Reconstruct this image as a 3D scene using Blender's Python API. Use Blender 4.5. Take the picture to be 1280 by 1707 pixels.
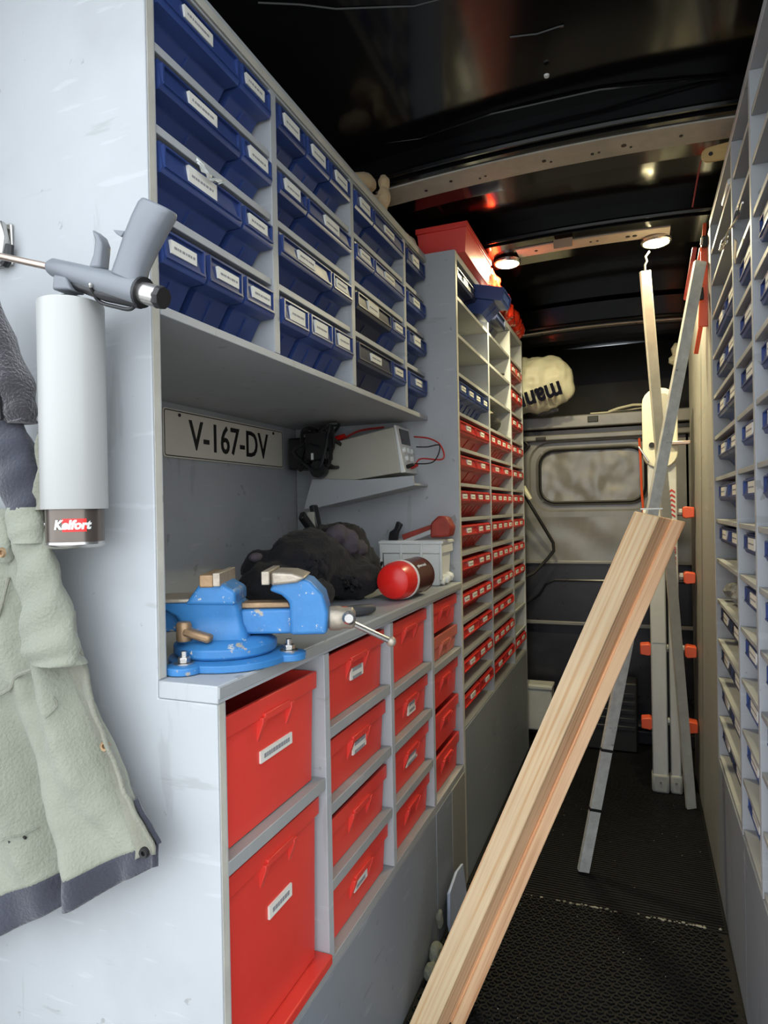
import bpy, bmesh, math, random
from mathutils import Vector, Matrix, Euler, noise
for o in list(bpy.data.objects): bpy.data.objects.remove(o)
SC = bpy.context.scene
C = SC.collection
PI = math.pi
V = Vector

# ---------------------------------------------------------------- camera
CH = 1.0496
cam = bpy.data.cameras.new('camera'); camo = bpy.data.objects.new('camera', cam); C.objects.link(camo); SC.camera = camo
yaw, pit, rol = math.radians(21.337), math.radians(-0.1968), math.radians(1.0663)
F_ = V((-math.sin(yaw)*math.cos(pit), math.cos(yaw)*math.cos(pit), math.sin(pit)))
R0 = V((math.cos(yaw), math.sin(yaw), 0)); U0 = R0.cross(F_)
R_ = math.cos(rol)*R0 - math.sin(rol)*U0; U_ = math.cos(rol)*U0 + math.sin(rol)*R0
M = Matrix((R_, U_, -F_)).transposed().to_4x4(); M.translation = V((0, 0, CH)); camo.matrix_world = M
FPX = 1090.0
cam.sensor_fit = 'VERTICAL'; cam.sensor_height = 24; cam.lens = 24*FPX/1707; cam.clip_start = .01; cam.clip_end = 200

# ---------------------------------------------------------------- world, light, exposure
w = bpy.data.worlds.new('overcast'); SC.world = w; w.use_nodes = True
bg = w.node_tree.nodes['Background']; bg.inputs[0].default_value = (.87, .935, 1.0, 1); bg.inputs[1].default_value = 2.3
SC.view_settings.view_transform = 'Standard'; SC.view_settings.look = 'None'
SC.view_settings.gamma = 1; SC.view_settings.use_curve_mapping = False
SC.view_settings.exposure = 0.38

# ---------------------------------------------------------------- pixel helper (measures only; gives ordinary world points)
def ray(x, y): return F_ + R_*((x-640)/FPX) + U_*((853.5-y)/FPX)
def at(x, y, X=None, Y=None, Z=None, D=None):
    d = ray(x, y)
    t = X/d.x if X is not None else Y/d.y if Y is not None else (Z-CH)/d.z if Z is not None else D
    return V((0, 0, CH)) + d*t

# ---------------------------------------------------------------- materials
def nd(nt, t, **k):
    n = nt.nodes.new(t)
    for a, b in k.items(): setattr(n, a, b)
    return n
MATS = {}
def mat(name, col, rough=.5, metal=0, var=.12, scale=6, bump=0, bscale=None, stretch=(1, 1, 1), col2=None, thr=None, spec=.5,
        emit=None, es=0, sheen=0, coat=0, rvar=.1, detail=4, orand=0):
    if name in MATS: return MATS[name]
    m = bpy.data.materials.new(name); m.use_nodes = True; nt = m.node_tree; b = nt.nodes['Principled BSDF']
    tc = nd(nt, 'ShaderNodeTexCoord'); mp = nd(nt, 'ShaderNodeMapping'); mp.inputs['Scale'].default_value = stretch
    nt.links.new(tc.outputs['Object'], mp.inputs[0])
    ns = nd(nt, 'ShaderNodeTexNoise'); ns.inputs['Scale'].default_value = scale; ns.inputs['Detail'].default_value = detail
    ns.inputs['Roughness'].default_value = .65
    nt.links.new(mp.outputs[0], ns.inputs['Vector'])
    rp = nd(nt, 'ShaderNodeValToRGB')
    c = col; d = col2 if col2 else tuple(x*(1-var) for x in col)
    lo, hi = thr if thr else (.3, .7)
    rp.color_ramp.elements[0].position = lo; rp.color_ramp.elements[1].position = hi
    rp.color_ramp.elements[0].color = (*d, 1); rp.color_ramp.elements[1].color = (*c, 1)
    nt.links.new(ns.outputs[0], rp.inputs[0]); out = rp.outputs[0]
    if orand:
        oi = nd(nt, 'ShaderNodeObjectInfo'); hs = nd(nt, 'ShaderNodeHueSaturation'); mr = nd(nt, 'ShaderNodeMapRange')
        mr.inputs[3].default_value = 1-orand; mr.inputs[4].default_value = 1+orand
        nt.links.new(oi.outputs['Random'], mr.inputs[0]); nt.links.new(mr.outputs[0], hs.inputs['Value'])
        nt.links.new(out, hs.inputs['Color']); out = hs.outputs[0]
    nt.links.new(out, b.inputs['Base Color'])
    mr2 = nd(nt, 'ShaderNodeMapRange'); mr2.inputs[3].default_value = max(0, rough-rvar); mr2.inputs[4].default_value = min(1, rough+rvar)
    nt.links.new(ns.outputs[0], mr2.inputs[0]); nt.links.new(mr2.outputs[0], b.inputs['Roughness'])
    b.inputs['Metallic'].default_value = metal; b.inputs['Specular IOR Level'].default_value = spec
    if sheen: b.inputs['Sheen Weight'].default_value = sheen
    if coat: b.inputs['Coat Weight'].default_value = coat; b.inputs['Coat Roughness'].default_value = .08
    if emit: b.inputs['Emission Color'].default_value = (*emit, 1); b.inputs['Emission Strength'].default_value = es
    if bump:
        n2 = nd(nt, 'ShaderNodeTexNoise'); n2.inputs['Scale'].default_value = bscale or scale*5; n2.inputs['Detail'].default_value = 3
        nt.links.new(mp.outputs[0], n2.inputs['Vector'])
        bp = nd(nt, 'ShaderNodeBump'); bp.inputs['Strength'].default_value = bump; bp.inputs['Distance'].default_value = .004
        nt.links.new(n2.outputs[0], bp.inputs['Height']); nt.links.new(bp.outputs[0], b.inputs['Normal'])
    MATS[name] = m; return m

def paint(name, col, dirt=(.20, .19, .17), amt=.35, scuff=.62):
    """brushed grey paint on plywood: soft blotches, dirt spots, faint grain relief and thin scratches"""
    m = mat(name, col, .52, var=.10, scale=3, bump=.18, bscale=16, stretch=(1, 1, 1))
    nt = m.node_tree; b = nt.nodes['Principled BSDF']
    base = b.inputs['Base Color'].links[0].from_socket
    tc = nd(nt, 'ShaderNodeTexCoord')
    def mask(scale, st, lo, hi, detail=5):
        mp = nd(nt, 'ShaderNodeMapping'); mp.inputs['Scale'].default_value = st; nt.links.new(tc.outputs['Object'], mp.inputs[0])
        n = nd(nt, 'ShaderNodeTexNoise'); n.inputs['Scale'].default_value = scale; n.inputs['Detail'].default_value = detail
        nt.links.new(mp.outputs[0], n.inputs['Vector'])
        r = nd(nt, 'ShaderNodeMapRange'); r.inputs[1].default_value = lo; r.inputs[2].default_value = hi
        nt.links.new(n.outputs[0], r.inputs[0]); return r.outputs[0]
    for k, (sc, st, lo, hi, f, cc) in enumerate((
            (5, (1, 1, 1), .54, .74, amt*.55, dirt),
            (34, (1, 1, 1), .685, .71, .5, dirt),
            (9, (1, 1, 7), .64, .69, amt*.8, tuple(x*1.3 for x in col)),
            (30, (1, 1, .16), .66, .70, amt*.6, dirt),
            (26, (.16, .16, 1), .67, .70, amt*.7, dirt),
            (2.2, (1, 1, 1), .45, .75, amt*.35, tuple(x*.72 for x in col)))):
        mx = nd(nt, 'ShaderNodeMix', data_type='RGBA'); mm = nd(nt, 'ShaderNodeMath', operation='MULTIPLY'); mm.inputs[1].default_value = f
        nt.links.new(mask(sc, st, lo, hi), mm.inputs[0]); nt.links.new(mm.outputs[0], mx.inputs[0])
        nt.links.new(base, mx.inputs[6]); mx.inputs[7].default_value = (*cc, 1); base = mx.outputs[2]
    nt.links.new(base, b.inputs['Base Color']); return m

PG = paint('grey_painted_plywood', (.45, .468, .485))
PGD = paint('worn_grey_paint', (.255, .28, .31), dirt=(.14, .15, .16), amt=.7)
PGE = paint('scuffed_grey_edge', (.36, .37, .37), dirt=(.45, .42, .36), amt=.6)
PGR = paint('grey_olive_plywood', (.30, .295, .27), dirt=(.16, .16, .15), amt=.5)
EDGE = mat('raw_plywood_edge', (.56, .54, .47), .7, var=.22, scale=14)
BLUE = mat('navy_bin_plastic', (.035, .068, .235), .38, var=.25, scale=9, orand=.22, rvar=.08)
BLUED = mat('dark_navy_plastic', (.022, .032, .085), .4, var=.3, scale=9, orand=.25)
RED = mat('red_bin_plastic', (.55, .030, .022), .36, var=.16, scale=7, orand=.12, rvar=.08)
REDF = mat('bright_red_crate_plastic', (.80, .055, .04), .38, var=.14, scale=4, orand=.05, bump=.03)
CARD = mat('white_label_card', (.80, .79, .72), .6, var=.08, scale=20)
INK = mat('label_print', (.28, .28, .30), .7)
FLOORM = mat('black_rubber', (.0045, .005, .0055), .62, var=.5, scale=5, bump=.5, bscale=180, rvar=.12, spec=.32)
DUST = mat('pale_crumbs', (.34, .33, .28), .9, var=.5, scale=60)
BLK = mat('glossy_black_roof', (.006, .006, .007), .13, var=.4, scale=2, spec=.42, coat=.12, rvar=.04, bump=.10, bscale=3)
BLKM = mat('matt_black', (.010, .010, .012), .5)
RIBM = mat('bare_beige_steel', (.50, .46, .38), .5, .1, var=.3, scale=12)
ALU = mat('brushed_aluminium', (.56, .57, .56), .45, .15, var=.2, scale=20, stretch=(1, 1, .2))
GALV = mat('galvanised_steel', (.72, .74, .69), .5, .1, var=.28, scale=35)
PARTM = mat('grey_sheet_steel', (.24, .235, .225), .34, .25, var=.35, scale=5, bump=.12, bscale=9)
PARTD = mat('dark_sheet_steel', (.028, .028, .038), .3, .2, var=.5, scale=8, bump=.1, bscale=14)
GASK = mat('black_gasket', (.008, .008, .009), .5)
VBL = mat('chipped_blue_enamel', (.045, .22, .52), .42, var=.2, scale=22, bump=.35, bscale=30)
def chips(m, sc, lo, hi, cc):
    nt = m.node_tree; b = nt.nodes['Principled BSDF']; base = b.inputs['Base Color'].links[0].from_socket
    tc = nd(nt, 'ShaderNodeTexCoord'); n = nd(nt, 'ShaderNodeTexNoise'); n.inputs['Scale'].default_value = sc; n.inputs['Detail'].default_value = 6
    n.inputs['Roughness'].default_value = .7
    nt.links.new(tc.outputs['Object'], n.inputs['Vector']); r = nd(nt, 'ShaderNodeMapRange'); r.inputs[1].default_value = lo; r.inputs[2].default_value = hi
    nt.links.new(n.outputs[0], r.inputs[0]); mx = nd(nt, 'ShaderNodeMix', data_type='RGBA'); nt.links.new(r.outputs[0], mx.inputs[0])
    nt.links.new(base, mx.inputs[6]); mx.inputs[7].default_value = (*cc, 1); nt.links.new(mx.outputs[2], b.inputs['Base Color'])
chips(VBL, 24, .595, .625, (.38, .34, .28)); chips(VBL, 70, .63, .66, (.50, .50, .46)); chips(VBL, 13, .60, .72, (.10, .12, .15))
chips(GALV, 30, .62, .7, (.25, .26, .26))
JAW = mat('worn_tool_steel', (.52, .45, .36), .42, .5, var=.35, scale=30, bump=.2)
BRNZ = mat('rusty_bronze', (.42, .27, .15), .45, .5, var=.35, scale=30, bump=.2)
STEEL = mat('bright_steel', (.62, .60, .57), .25, .9, var=.15, scale=20)
PVC = mat('light_grey_pipe', (.46, .46, .445), .34, var=.05, scale=3, stretch=(8, 8, .3))
GUNM = mat('grey_gun_plastic', (.20, .215, .24), .38, var=.12, scale=15, bump=.05)
CANM = mat('dark_metallic_can', (.16, .13, .11), .25, .6, var=.15, scale=5)
KHA = mat('khaki_canvas', (.275, .285, .225), .9, var=.16, scale=9, bump=.5, bscale=260, sheen=.2)
KHA2 = mat('dusty_khaki', (.25, .25, .195), .9, var=.2, scale=12, bump=.5, bscale=260, sheen=.2)
NAVY = mat('navy_twill', (.045, .047, .066), .9, var=.3, scale=12, bump=.5, bscale=260, sheen=.3)
FLE = mat('dark_fleece', (.040, .034, .044), 1, var=.5, scale=40, bump=1, bscale=300, sheen=.6)
BFAB = mat('black_fabric', (.010, .009, .012), .95, var=.4, scale=14, bump=.5, bscale=160, sheen=.04)
PURP = mat('faded_purple_lining', (.085, .070, .085), .9, var=.3, scale=20, bump=.4, bscale=120)
BEIG = mat('beige_work_glove', (.56, .40, .22), .85, var=.2, scale=14, bump=.4, bscale=80, sheen=.2)
BAGM = mat('cream_plastic_bag', (.58, .56, .42), .5, var=.14, scale=8, bump=.3, bscale=14)
WHT = mat('white_plastic', (.78, .80, .77), .4, var=.06, scale=6)
OFFW = mat('off_white_enamel', (.52, .49, .41), .4, var=.1, scale=5)
PLATE = mat('cream_plate', (.80, .75, .63), .45, var=.06, scale=8)
INKB = mat('black_print', (.012, .012, .012), .5)
ORG = mat('orange_red_plastic', (.72, .10, .035), .35, var=.12, scale=8)
TRED = mat('shiny_red_film', (.62, .035, .015), .16, var=.3, scale=14, bump=1, bscale=22, coat=.6)
BRN = mat('brown_can', (.12, .035, .025), .22, .2, var=.2, scale=5)
CAPR = mat('glossy_red_cap', (.85, .02, .015), .28, var=.05, scale=5)
DRED = mat('dull_red_tool', (.42, .055, .035), .5, var=.4, scale=20)
BLKP = mat('black_tool_plastic', (.015, .015, .017), .35, var=.3, scale=12)
WOODY = mat('yellow_wood', (.58, .38, .14), .5, var=.18, scale=5, stretch=(1, 1, 10))
CARB = mat('brown_cardboard', (.42, .32, .22), .8, var=.15, scale=10)
PAPB = mat('pale_blue_paper', (.50, .58, .76), .7, var=.1, scale=10)
RAG = mat('grey_green_rag', (.22, .23, .19), .95, var=.3, scale=30, bump=.5)
GRN = mat('green_paint_smear', (.10, .30, .20), .8, var=.5, scale=60)
CABR = mat('red_cable', (.55, .03, .02), .4); CABB = mat('black_cable', (.012, .012, .012), .4)
LCD = mat('dark_display', (.035, .035, .04), .15)
LAMP = mat('lit_lamp_lens', (1, .9, .5), .4, emit=(1.0, .90, .42), es=60)
STRED = mat('sticker_red', (.45, .03, .03), .5)
GRND = mat('asphalt_outside', (.38, .37, .35), .9, var=.2, scale=3)
def wood(name, ca, cb, ax):
    m = mat(name, ca, .55, var=.1, scale=3, stretch=(1, 1, 1), bump=.08, bscale=40)
    nt = m.node_tree; b = nt.nodes['Principled BSDF']
    at_ = nd(nt, 'ShaderNodeAttribute'); at_.attribute_name = 'grain'
    sx = nd(nt, 'ShaderNodeSeparateXYZ'); nt.links.new(at_.outputs['Vector'], sx.inputs[0])
    cx = nd(nt, 'ShaderNodeCombineXYZ'); nt.links.new(sx.outputs[0], cx.inputs[0])
    mz = nd(nt, 'ShaderNodeMath', operation='MULTIPLY'); mz.inputs[1].default_value = .012; nt.links.new(sx.outputs[1], mz.inputs[0]); nt.links.new(mz.outputs[0], cx.inputs[1])
    n = nd(nt, 'ShaderNodeTexNoise'); n.inputs['Scale'].default_value = ax; n.inputs['Detail'].default_value = 3; nt.links.new(cx.outputs[0], n.inputs['Vector'])
    r = nd(nt, 'ShaderNodeValToRGB'); r.color_ramp.elements[0].position = .34; r.color_ramp.elements[1].position = .62
    r.color_ramp.elements[0].color = (*cb, 1); r.color_ramp.elements[1].color = (*ca, 1)
    e = r.color_ramp.elements.new(.48); e.color = (*[(p*2+q)/3 for p, q in zip(ca, cb)], 1)
    nt.links.new(n.outputs[0], r.inputs[0])
    n3 = nd(nt, 'ShaderNodeTexNoise'); n3.inputs['Scale'].default_value = 9; cz = nd(nt, 'ShaderNodeCombineXYZ')
    nt.links.new(sx.outputs[0], cz.inputs[0]); mm = nd(nt, 'ShaderNodeMath', operation='MULTIPLY'); mm.inputs[1].default_value = .7
    nt.links.new(sx.outputs[1], mm.inputs[0]); nt.links.new(mm.outputs[0], cz.inputs[1]); nt.links.new(cz.outputs[0], n3.inputs['Vector'])
    mr = nd(nt, 'ShaderNodeMapRange'); mr.inputs[3].default_value = .82; mr.inputs[4].default_value = 1.12; nt.links.new(n3.outputs[0], mr.inputs[0])
    hs = nd(nt, 'ShaderNodeHueSaturation'); nt.links.new(mr.outputs[0], hs.inputs['Value']); nt.links.new(r.outputs[0], hs.inputs['Color'])
    nt.links.new(hs.outputs[0], b.inputs['Base Color']); return m
WL = wood('pale_laminated_pine', (.96, .74, .46), (.80, .47, .22), 170)
WD = wood('shade_toned_laminated_pine', (.94, .62, .36), (.66, .32, .15), 170)  # darker version of the pine: shade of the step put into its colour

# ---------------------------------------------------------------- mesh helpers
class MB:
    def __init__(s): s.v = []; s.f = []
    def add(s, vs, fs):
        n = len(s.v); s.v += [V(p) for p in vs]; s.f += [tuple(i+n for i in f) for f in fs]; return s
    def hexa(s, p):   # 8 points: bottom 4 ccw, top 4 ccw
        return s.add(p, [(3, 2, 1, 0), (4, 5, 6, 7), (0, 1, 5, 4), (1, 2, 6, 5), (2, 3, 7, 6), (3, 0, 4, 7)])
    def box(s, x0, x1, y0, y1, z0, z1):
        return s.hexa([(x0, y0, z0), (x1, y0, z0), (x1, y1, z0), (x0, y1, z0), (x0, y0, z1), (x1, y0, z1), (x1, y1, z1), (x0, y1, z1)])
    def bar(s, a, b, wx, wy, side=(1, 0, 0)):
        a, b = V(a), V(b); d = (b-a).normalized(); sd = V(side); sd = (sd - d*sd.dot(d)).normalized(); u = d.cross(sd)
        q = [sd*(-wx/2)+u*(-wy/2), sd*(wx/2)+u*(-wy/2), sd*(wx/2)+u*(wy/2), sd*(-wx/2)+u*(wy/2)]
        return s.hexa([a+p for p in q]+[b+p for p in q])
    def tube(s, pts, r, n=8, cap=True):
        pts = [V(p) for p in pts]; k = len(pts); rs = r if isinstance(r, (list, tuple)) else [r]*k
        up = V((0, 0, 1)); vs = []; prev = None
        for i, p in enumerate(pts):
            d = (pts[min(i+1, k-1)]-pts[max(i-1, 0)]).normalized()
            sd = prev - d*prev.dot(d) if prev is not None else (d.cross(up) if abs(d.z) < .95 else d.cross(V((1, 0, 0))))
            sd.normalize(); prev = sd; u = d.cross(sd)
            vs += [p + sd*rs[i]*math.cos(2*PI*j/n) + u*rs[i]*math.sin(2*PI*j/n) for j in range(n)]
        fs = [(i*n+j, i*n+(j+1) % n, (i+1)*n+(j+1) % n, (i+1)*n+j) for i in range(k-1) for j in range(n)]
        if cap: fs += [tuple(range(n))[::-1], tuple((k-1)*n+j for j in range(n))]
        return s.add(vs, fs)
    def lathe(s, prof, o=(0, 0, 0), axis='z', n=24, ax=None):
        o = V(o); A = V(ax).normalized() if ax is not None else {'z': V((0, 0, 1)), 'x': V((1, 0, 0)), 'y': V((0, 1, 0))}[axis]
        t = V((1, 0, 0)) if abs(A.x) < .9 else V((0, 1, 0)); a = A.cross(t).normalized(); b = A.cross(a)
        vs = [o + A*h + (a*math.cos(2*PI*j/n)+b*math.sin(2*PI*j/n))*r for (r, h) in prof for j in range(n)]; k = len(prof)
        fs = [(i*n+j, i*n+(j+1) % n, (i+1)*n+(j+1) % n, (i+1)*n+j) for i in range(k-1) for j in range(n)]
        if prof[0][0] > 1e-5: fs.append(tuple(range(n))[::-1])
        if prof[-1][0] > 1e-5: fs.append(tuple((k-1)*n+j for j in range(n)))
        return s.add(vs, fs)
    def prism(s, poly, d, o=(0, 0, 0), ex=None, ey=None):
        """poly of (a,b) -> o + a*ex + b*ey, extruded by vector d"""
        o, d = V(o), V(d); ex = V(ex or (1, 0, 0)); ey = V(ey or (0, 0, 1)); n = len(poly)
        p = [o+ex*a+ey*b for a, b in poly]; q = [x+d for x in p]
        return s.add(p+q, [tuple(range(n))[::-1], tuple(range(n, 2*n))]+[(i, (i+1) % n, n+(i+1) % n, n+i) for i in range(n)])
    def loops(s, ls, closed=True, cap0=True, cap1=True):
        n = len(ls[0]); k = len(ls); vs = [p for l in ls for p in l]
        fs = [(i*n+j, i*n+(j+1) % n, (i+1)*n+(j+1) % n, (i+1)*n+j) for i in range(k-1) for j in range(n if closed else n-1)]
        if cap0: fs.append(tuple(range(n))[::-1])
        if cap1: fs.append(tuple((k-1)*n+j for j in range(n)))
        return s.add(vs, fs)
    def sph(s, c, r, n=12, sc=(1, 1, 1)):
        c = V(c); k = n//2; vs = []; 
        for i in range(1, k):
            t = PI*i/k
            vs += [c+V((r*sc[0]*math.sin(t)*math.cos(2*PI*j/n), r*sc[1]*math.sin(t)*math.sin(2*PI*j/n), r*sc[2]*math.cos(t))) for j in range(n)]
        m = len(vs); vs += [c+V((0, 0, r*sc[2])), c-V((0, 0, r*sc[2]))]
        fs = [(i*n+j, (i+1)*n+j, (i+1)*n+(j+1) % n, i*n+(j+1) % n) for i in range(k-2) for j in range(n)]
        fs += [(m, j, (j+1) % n) for j in range(n)] + [(m+1, (k-2)*n+(j+1) % n, (k-2)*n+j) for j in range(n)]
        return s.add(vs, fs)
    def mesh(s, name, m, ang=35):
        me = bpy.data.meshes.new(name); me.from_pydata([tuple(p) for p in s.v], [], s.f)
        bm = bmesh.new(); bm.from_mesh(me); bmesh.ops.recalc_face_normals(bm, faces=bm.faces); bm.to_mesh(me); bm.free()
        me.materials.append(m); me.polygons.foreach_set('use_smooth', [True]*len(me.polygons)); me.set_sharp_from_angle(angle=math.radians(ang))
        return me
    def build(s, name, m, parent=None, bevel=0, ang=35, segs=2):
        o = bpy.data.objects.new(name, s.mesh(name, m, ang)); C.objects.link(o)
        if parent is not None:
            o.parent = parent
            o.matrix_parent_inverse = parent.matrix_world.inverted() if False else Matrix.Identity(4)
        if bevel:
            b = o.modifiers.new('bevel', 'BEVEL'); b.width = bevel; b.segments = segs; b.limit_method = 'ANGLE'; b.angle_limit = math.radians(30)
            b.harden_normals = False
        return o
def B(*a): return MB().box(*a)
def tag(o, label=None, cat=None, group=None, kind=None):
    if label: o['label'] = label
    if cat: o['category'] = cat
    if group: o['group'] = group
    if kind: o['kind'] = kind
    return o
def thing(name, label, cat, loc=(0, 0, 0), rz=0, group=None, rot=None):
    o = bpy.data.objects.new(name, None); o.empty_display_size = .05; C.objects.link(o); o.location = loc
    o.rotation_euler = rot if rot else (0, 0, rz)
    return tag(o, label, cat, group)
def wthing(name, label, cat, group=None):    # thing whose parts are given in world coordinates
    return thing(name, label, cat, (0, 0, 0), 0, group)
def rebase(t):
    """move the Empty of a world-coordinate thing to its own base, leaving its parts where they are"""
    bb = [c.matrix_basis @ V(q) for c in t.children for q in c.bound_box]
    if not bb: return t
    b = V(((min(p.x for p in bb)+max(p.x for p in bb))/2, (min(p.y for p in bb)+max(p.y for p in bb))/2, min(p.z for p in bb)))
    t.location = b
    for c in t.children: c.location = c.location - b
    return t
ALL_W = []
def wt(*a, **k): t = wthing(*a, **k); ALL_W.append(t); return t
def struct(name, mb, m, parent=None, bevel=0):
    o = mb.build(name, m, parent, bevel)
    if parent is None: o['kind'] = 'structure'
    return o
_tc = {}
def text_mesh(body, size, m, ext=.0006, sx=1.0, bold=0):
    cu = bpy.data.curves.new('txt', 'FONT'); cu.body = body; cu.size = size; cu.extrude = ext; cu.align_x = 'CENTER'; cu.align_y = 'CENTER'; cu.offset = bold
    cu.resolution_u = 3
    o = bpy.data.objects.new('txt', cu); C.objects.link(o); dg = bpy.context.evaluated_depsgraph_get()
    me = bpy.data.meshes.new_from_object(o.evaluated_get(dg)); bpy.data.objects.remove(o); me.materials.clear(); me.materials.append(m)
    for v in me.vertices: v.co.x *= sx
    return me
def lettering(name, body, size, m, o, ex, ey, parent, sx=1., bold=0, ext=.0006):
    me = text_mesh(body, size, m, ext, sx, bold); ex = V(ex).normalized(); ey = V(ey); ey = (ey-ex*ey.dot(ex)).normalized(); ez = ex.cross(ey)
    o = V(o)
    for v in me.vertices: v.co = o + ex*v.co.x + ey*v.co.y + ez*v.co.z
    ob = bpy.data.objects.new(name, me); C.objects.link(ob); ob.parent = parent; return ob
ORD = ['first', 'second', 'third', 'fourth', 'fifth', 'sixth', 'seventh', 'eighth', 'ninth', 'tenth', 'eleventh', 'twelfth', 'thirteenth', 'fourteenth']

# ---------------------------------------------------------------- measured planes
XB, XW, XU, YN, YF, XR = -.98, -.468, -.5545, .645, 1.775, .1865
YP = 3.1
RND = random.Random(4)

# ================================================================= STRUCTURE
struct('floor', B(-1.05, .64, .42, 3.95, -.05, -.006), FLOORM)
struct('ground', B(-9, 9, -16, .40, -.66, -.62), GRND)
struct('wall_left', B(-1.06, -1.0, .42, 3.95, -.05, 1.9), BLKM)
struct('wall_right', B(.60, .66, .42, 3.95, -.05, 1.9), BLKM)
struct('wall_back', B(-1.06, .66, 3.9, 3.96, -.05, 1.95), BLKM)
XC = -.19
def cz(x, top=1.955): return top - .055*((x-XC)/.8)**2
# ceiling: arched glossy black sheet
mb = MB(); nx, ny = 24, 30
vs = []
for j in range(ny+1):
    y = .42+(3.95-.42)*j/ny
    for i in range(nx+1):
        x = -1.06+1.72*i/nx; vs.append((x, y, cz(x)+.004*math.sin(y*5.1)*math.cos(x*4)))
fs = [(j*(nx+1)+i, (j+1)*(nx+1)+i, (j+1)*(nx+1)+i+1, j*(nx+1)+i+1) for j in range(ny) for i in range(nx)]
n0 = len(vs); vs += [(a, b, c+.03) for a, b, c in vs]; fs += [tuple(i+n0 for i in f)[::-1] for f in fs]
ceil = struct('ceiling', mb.add(vs, fs), BLK)
def arc(y0, y1, zt, th, x0=-1.0, x1=.6, n=24, tw=0):
    m = MB(); ls = []
    for i in range(n+1):
        x = x0+(x1-x0)*i/n; z = cz(x, zt)
        ls.append([V((x, y0+tw*x, z)), V((x, y1+tw*x, z)), V((x, y1+tw*x, z+th)), V((x, y0+tw*x, z+th))])
    return m.loops(ls)
def rib(name, y0, y1, zt, bare, holes):
    r = struct(name, arc(y0, y1, zt, .10), BLK)
    struct('bare_strip', arc(bare[0], bare[1], zt-.004, .006, bare[2], bare[3]), RIBM, r)
    h = MB()
    for x, dy, rr in holes:
        h.lathe([(rr, 0), (rr, .003)], (x, (bare[0]+bare[1])/2+dy, cz(x, zt)-.0055), n=10)
    struct('holes', h, GASK, r)['kind'] = 'stuff'
    # rolled flanges on both sides
    f = MB()
    for yy in (y0-.012, y1+.012): f.tube([(x/20*1.6-1.0, yy, cz(x/20*1.6-1.0, zt)+.012) for x in range(21)], .007, 6)
    struct('flange', f, BLK, r); return r
rib('trim_1', 1.55, 1.72, 1.885, (1.57, 1.655, -.62, .3),
    [(-.50, .01, .004), (-.43, -.005, .004), (-.36, .015, .003), (-.345, .01, .003), (-.20, 0, .005), (-.185, .01, .003), (-.09, .012, .004), (-.075, .01, .003), (-.02, .0, .006), (-.005, .012, .003), (.10, 0, .004)])
rib('trim_2', 2.09, 2.29, 1.89, (2.14, 2.21, -.36, .10),
    [(-.30, 0, .005), (-.13, 0, .004), (-.11, 0, .004), (-.02, 0, .007), (.0, 0, .007)])
rib('trim_3', 3.02, 3.16, 1.845, (3.03, 3.06, -.9, .5), [(-.40, 0, .005), (0, 0, .005)])
# pressed creases in the roof sheet
def crease(name, pts, r):
    P = [at(x, y, Z=1.94) for x, y in pts]; P = [V((p.x, p.y, cz(p.x)-.001)) for p in P]
    Q = []
    for a, b in zip(P, P[1:]):
        for k in range(6): Q.append(a.lerp(b, k/6)+V((0, 0, .0012)))
    Q.append(P[-1]); MB().tube(Q, r, 6).build(name, BLK, ceil)
crease('roof_crease', [(640, 240), (700, 236), (820, 200), (1000, 160), (1215, 130)], .0030)
crease('roof_crease', [(430, 5), (500, 12), (560, 22), (690, 22), (760, 5)], .0026)
crease('roof_crease', [(850, 75), (895, 70), (940, 55)], .0026)
MB().lathe([(.006, 0), (.005, -.004)], at(911, 125, Z=1.945), n=10).build('roof_clip', WHT, ceil)
# header above the cab opening
struct('trim_4', B(-1.0, .6, 3.06, 3.13, 1.80, 1.93), BLK)['kind'] = 'structure'

# ---------------------------------------------------------------- cab partition: pressed sheet steel
part = thing('wall_front', None, None, (0, YP, 0)); part['kind'] = 'structure'
def pbox(name, x0, x1, z0, z1, y0, y1, m, bev=.006): return MB().box(x0, x1, y0, y1, z0, z1).build(name, m, part, bev)
def rrect(cx, cz_, w, h, r, n=5):
    out = []
    for (sx, sz, a0) in ((1, -1, -PI/2), (1, 1, 0), (-1, 1, PI/2), (-1, -1, PI)):
        for k in range(n+1):
            a = a0+PI/2*k/n; out.append((cx+sx*(w/2-r)+r*math.cos(a), cz_+sz*(h/2-r)+r*math.sin(a)))
    return out
# sheet with a stepped window-shaped pressing (loops from outside inwards)
mb = MB(); cxw, czw = -.20, 1.188
def lp(w, h, r, y): return [V((a, y, b)) for a, b in rrect(cxw, czw, w, h, r)]
outer = []
for (sx, sz) in ((1, -1), (1, 1), (-1, 1), (-1, -1)):
    for k in range(6): outer.append(V((cxw+sx*.40+0*k, 0, czw+sz*.19)))
mb.loops([outer, lp(.56, .325, .10, 0), lp(.545, .31, .095, .012), lp(.50, .27, .085, .012), lp(.46, .245, .07, -.004)], cap0=False, cap1=False)
mb.build('upper_sheet', PARTM, part, ang=25)
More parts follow.
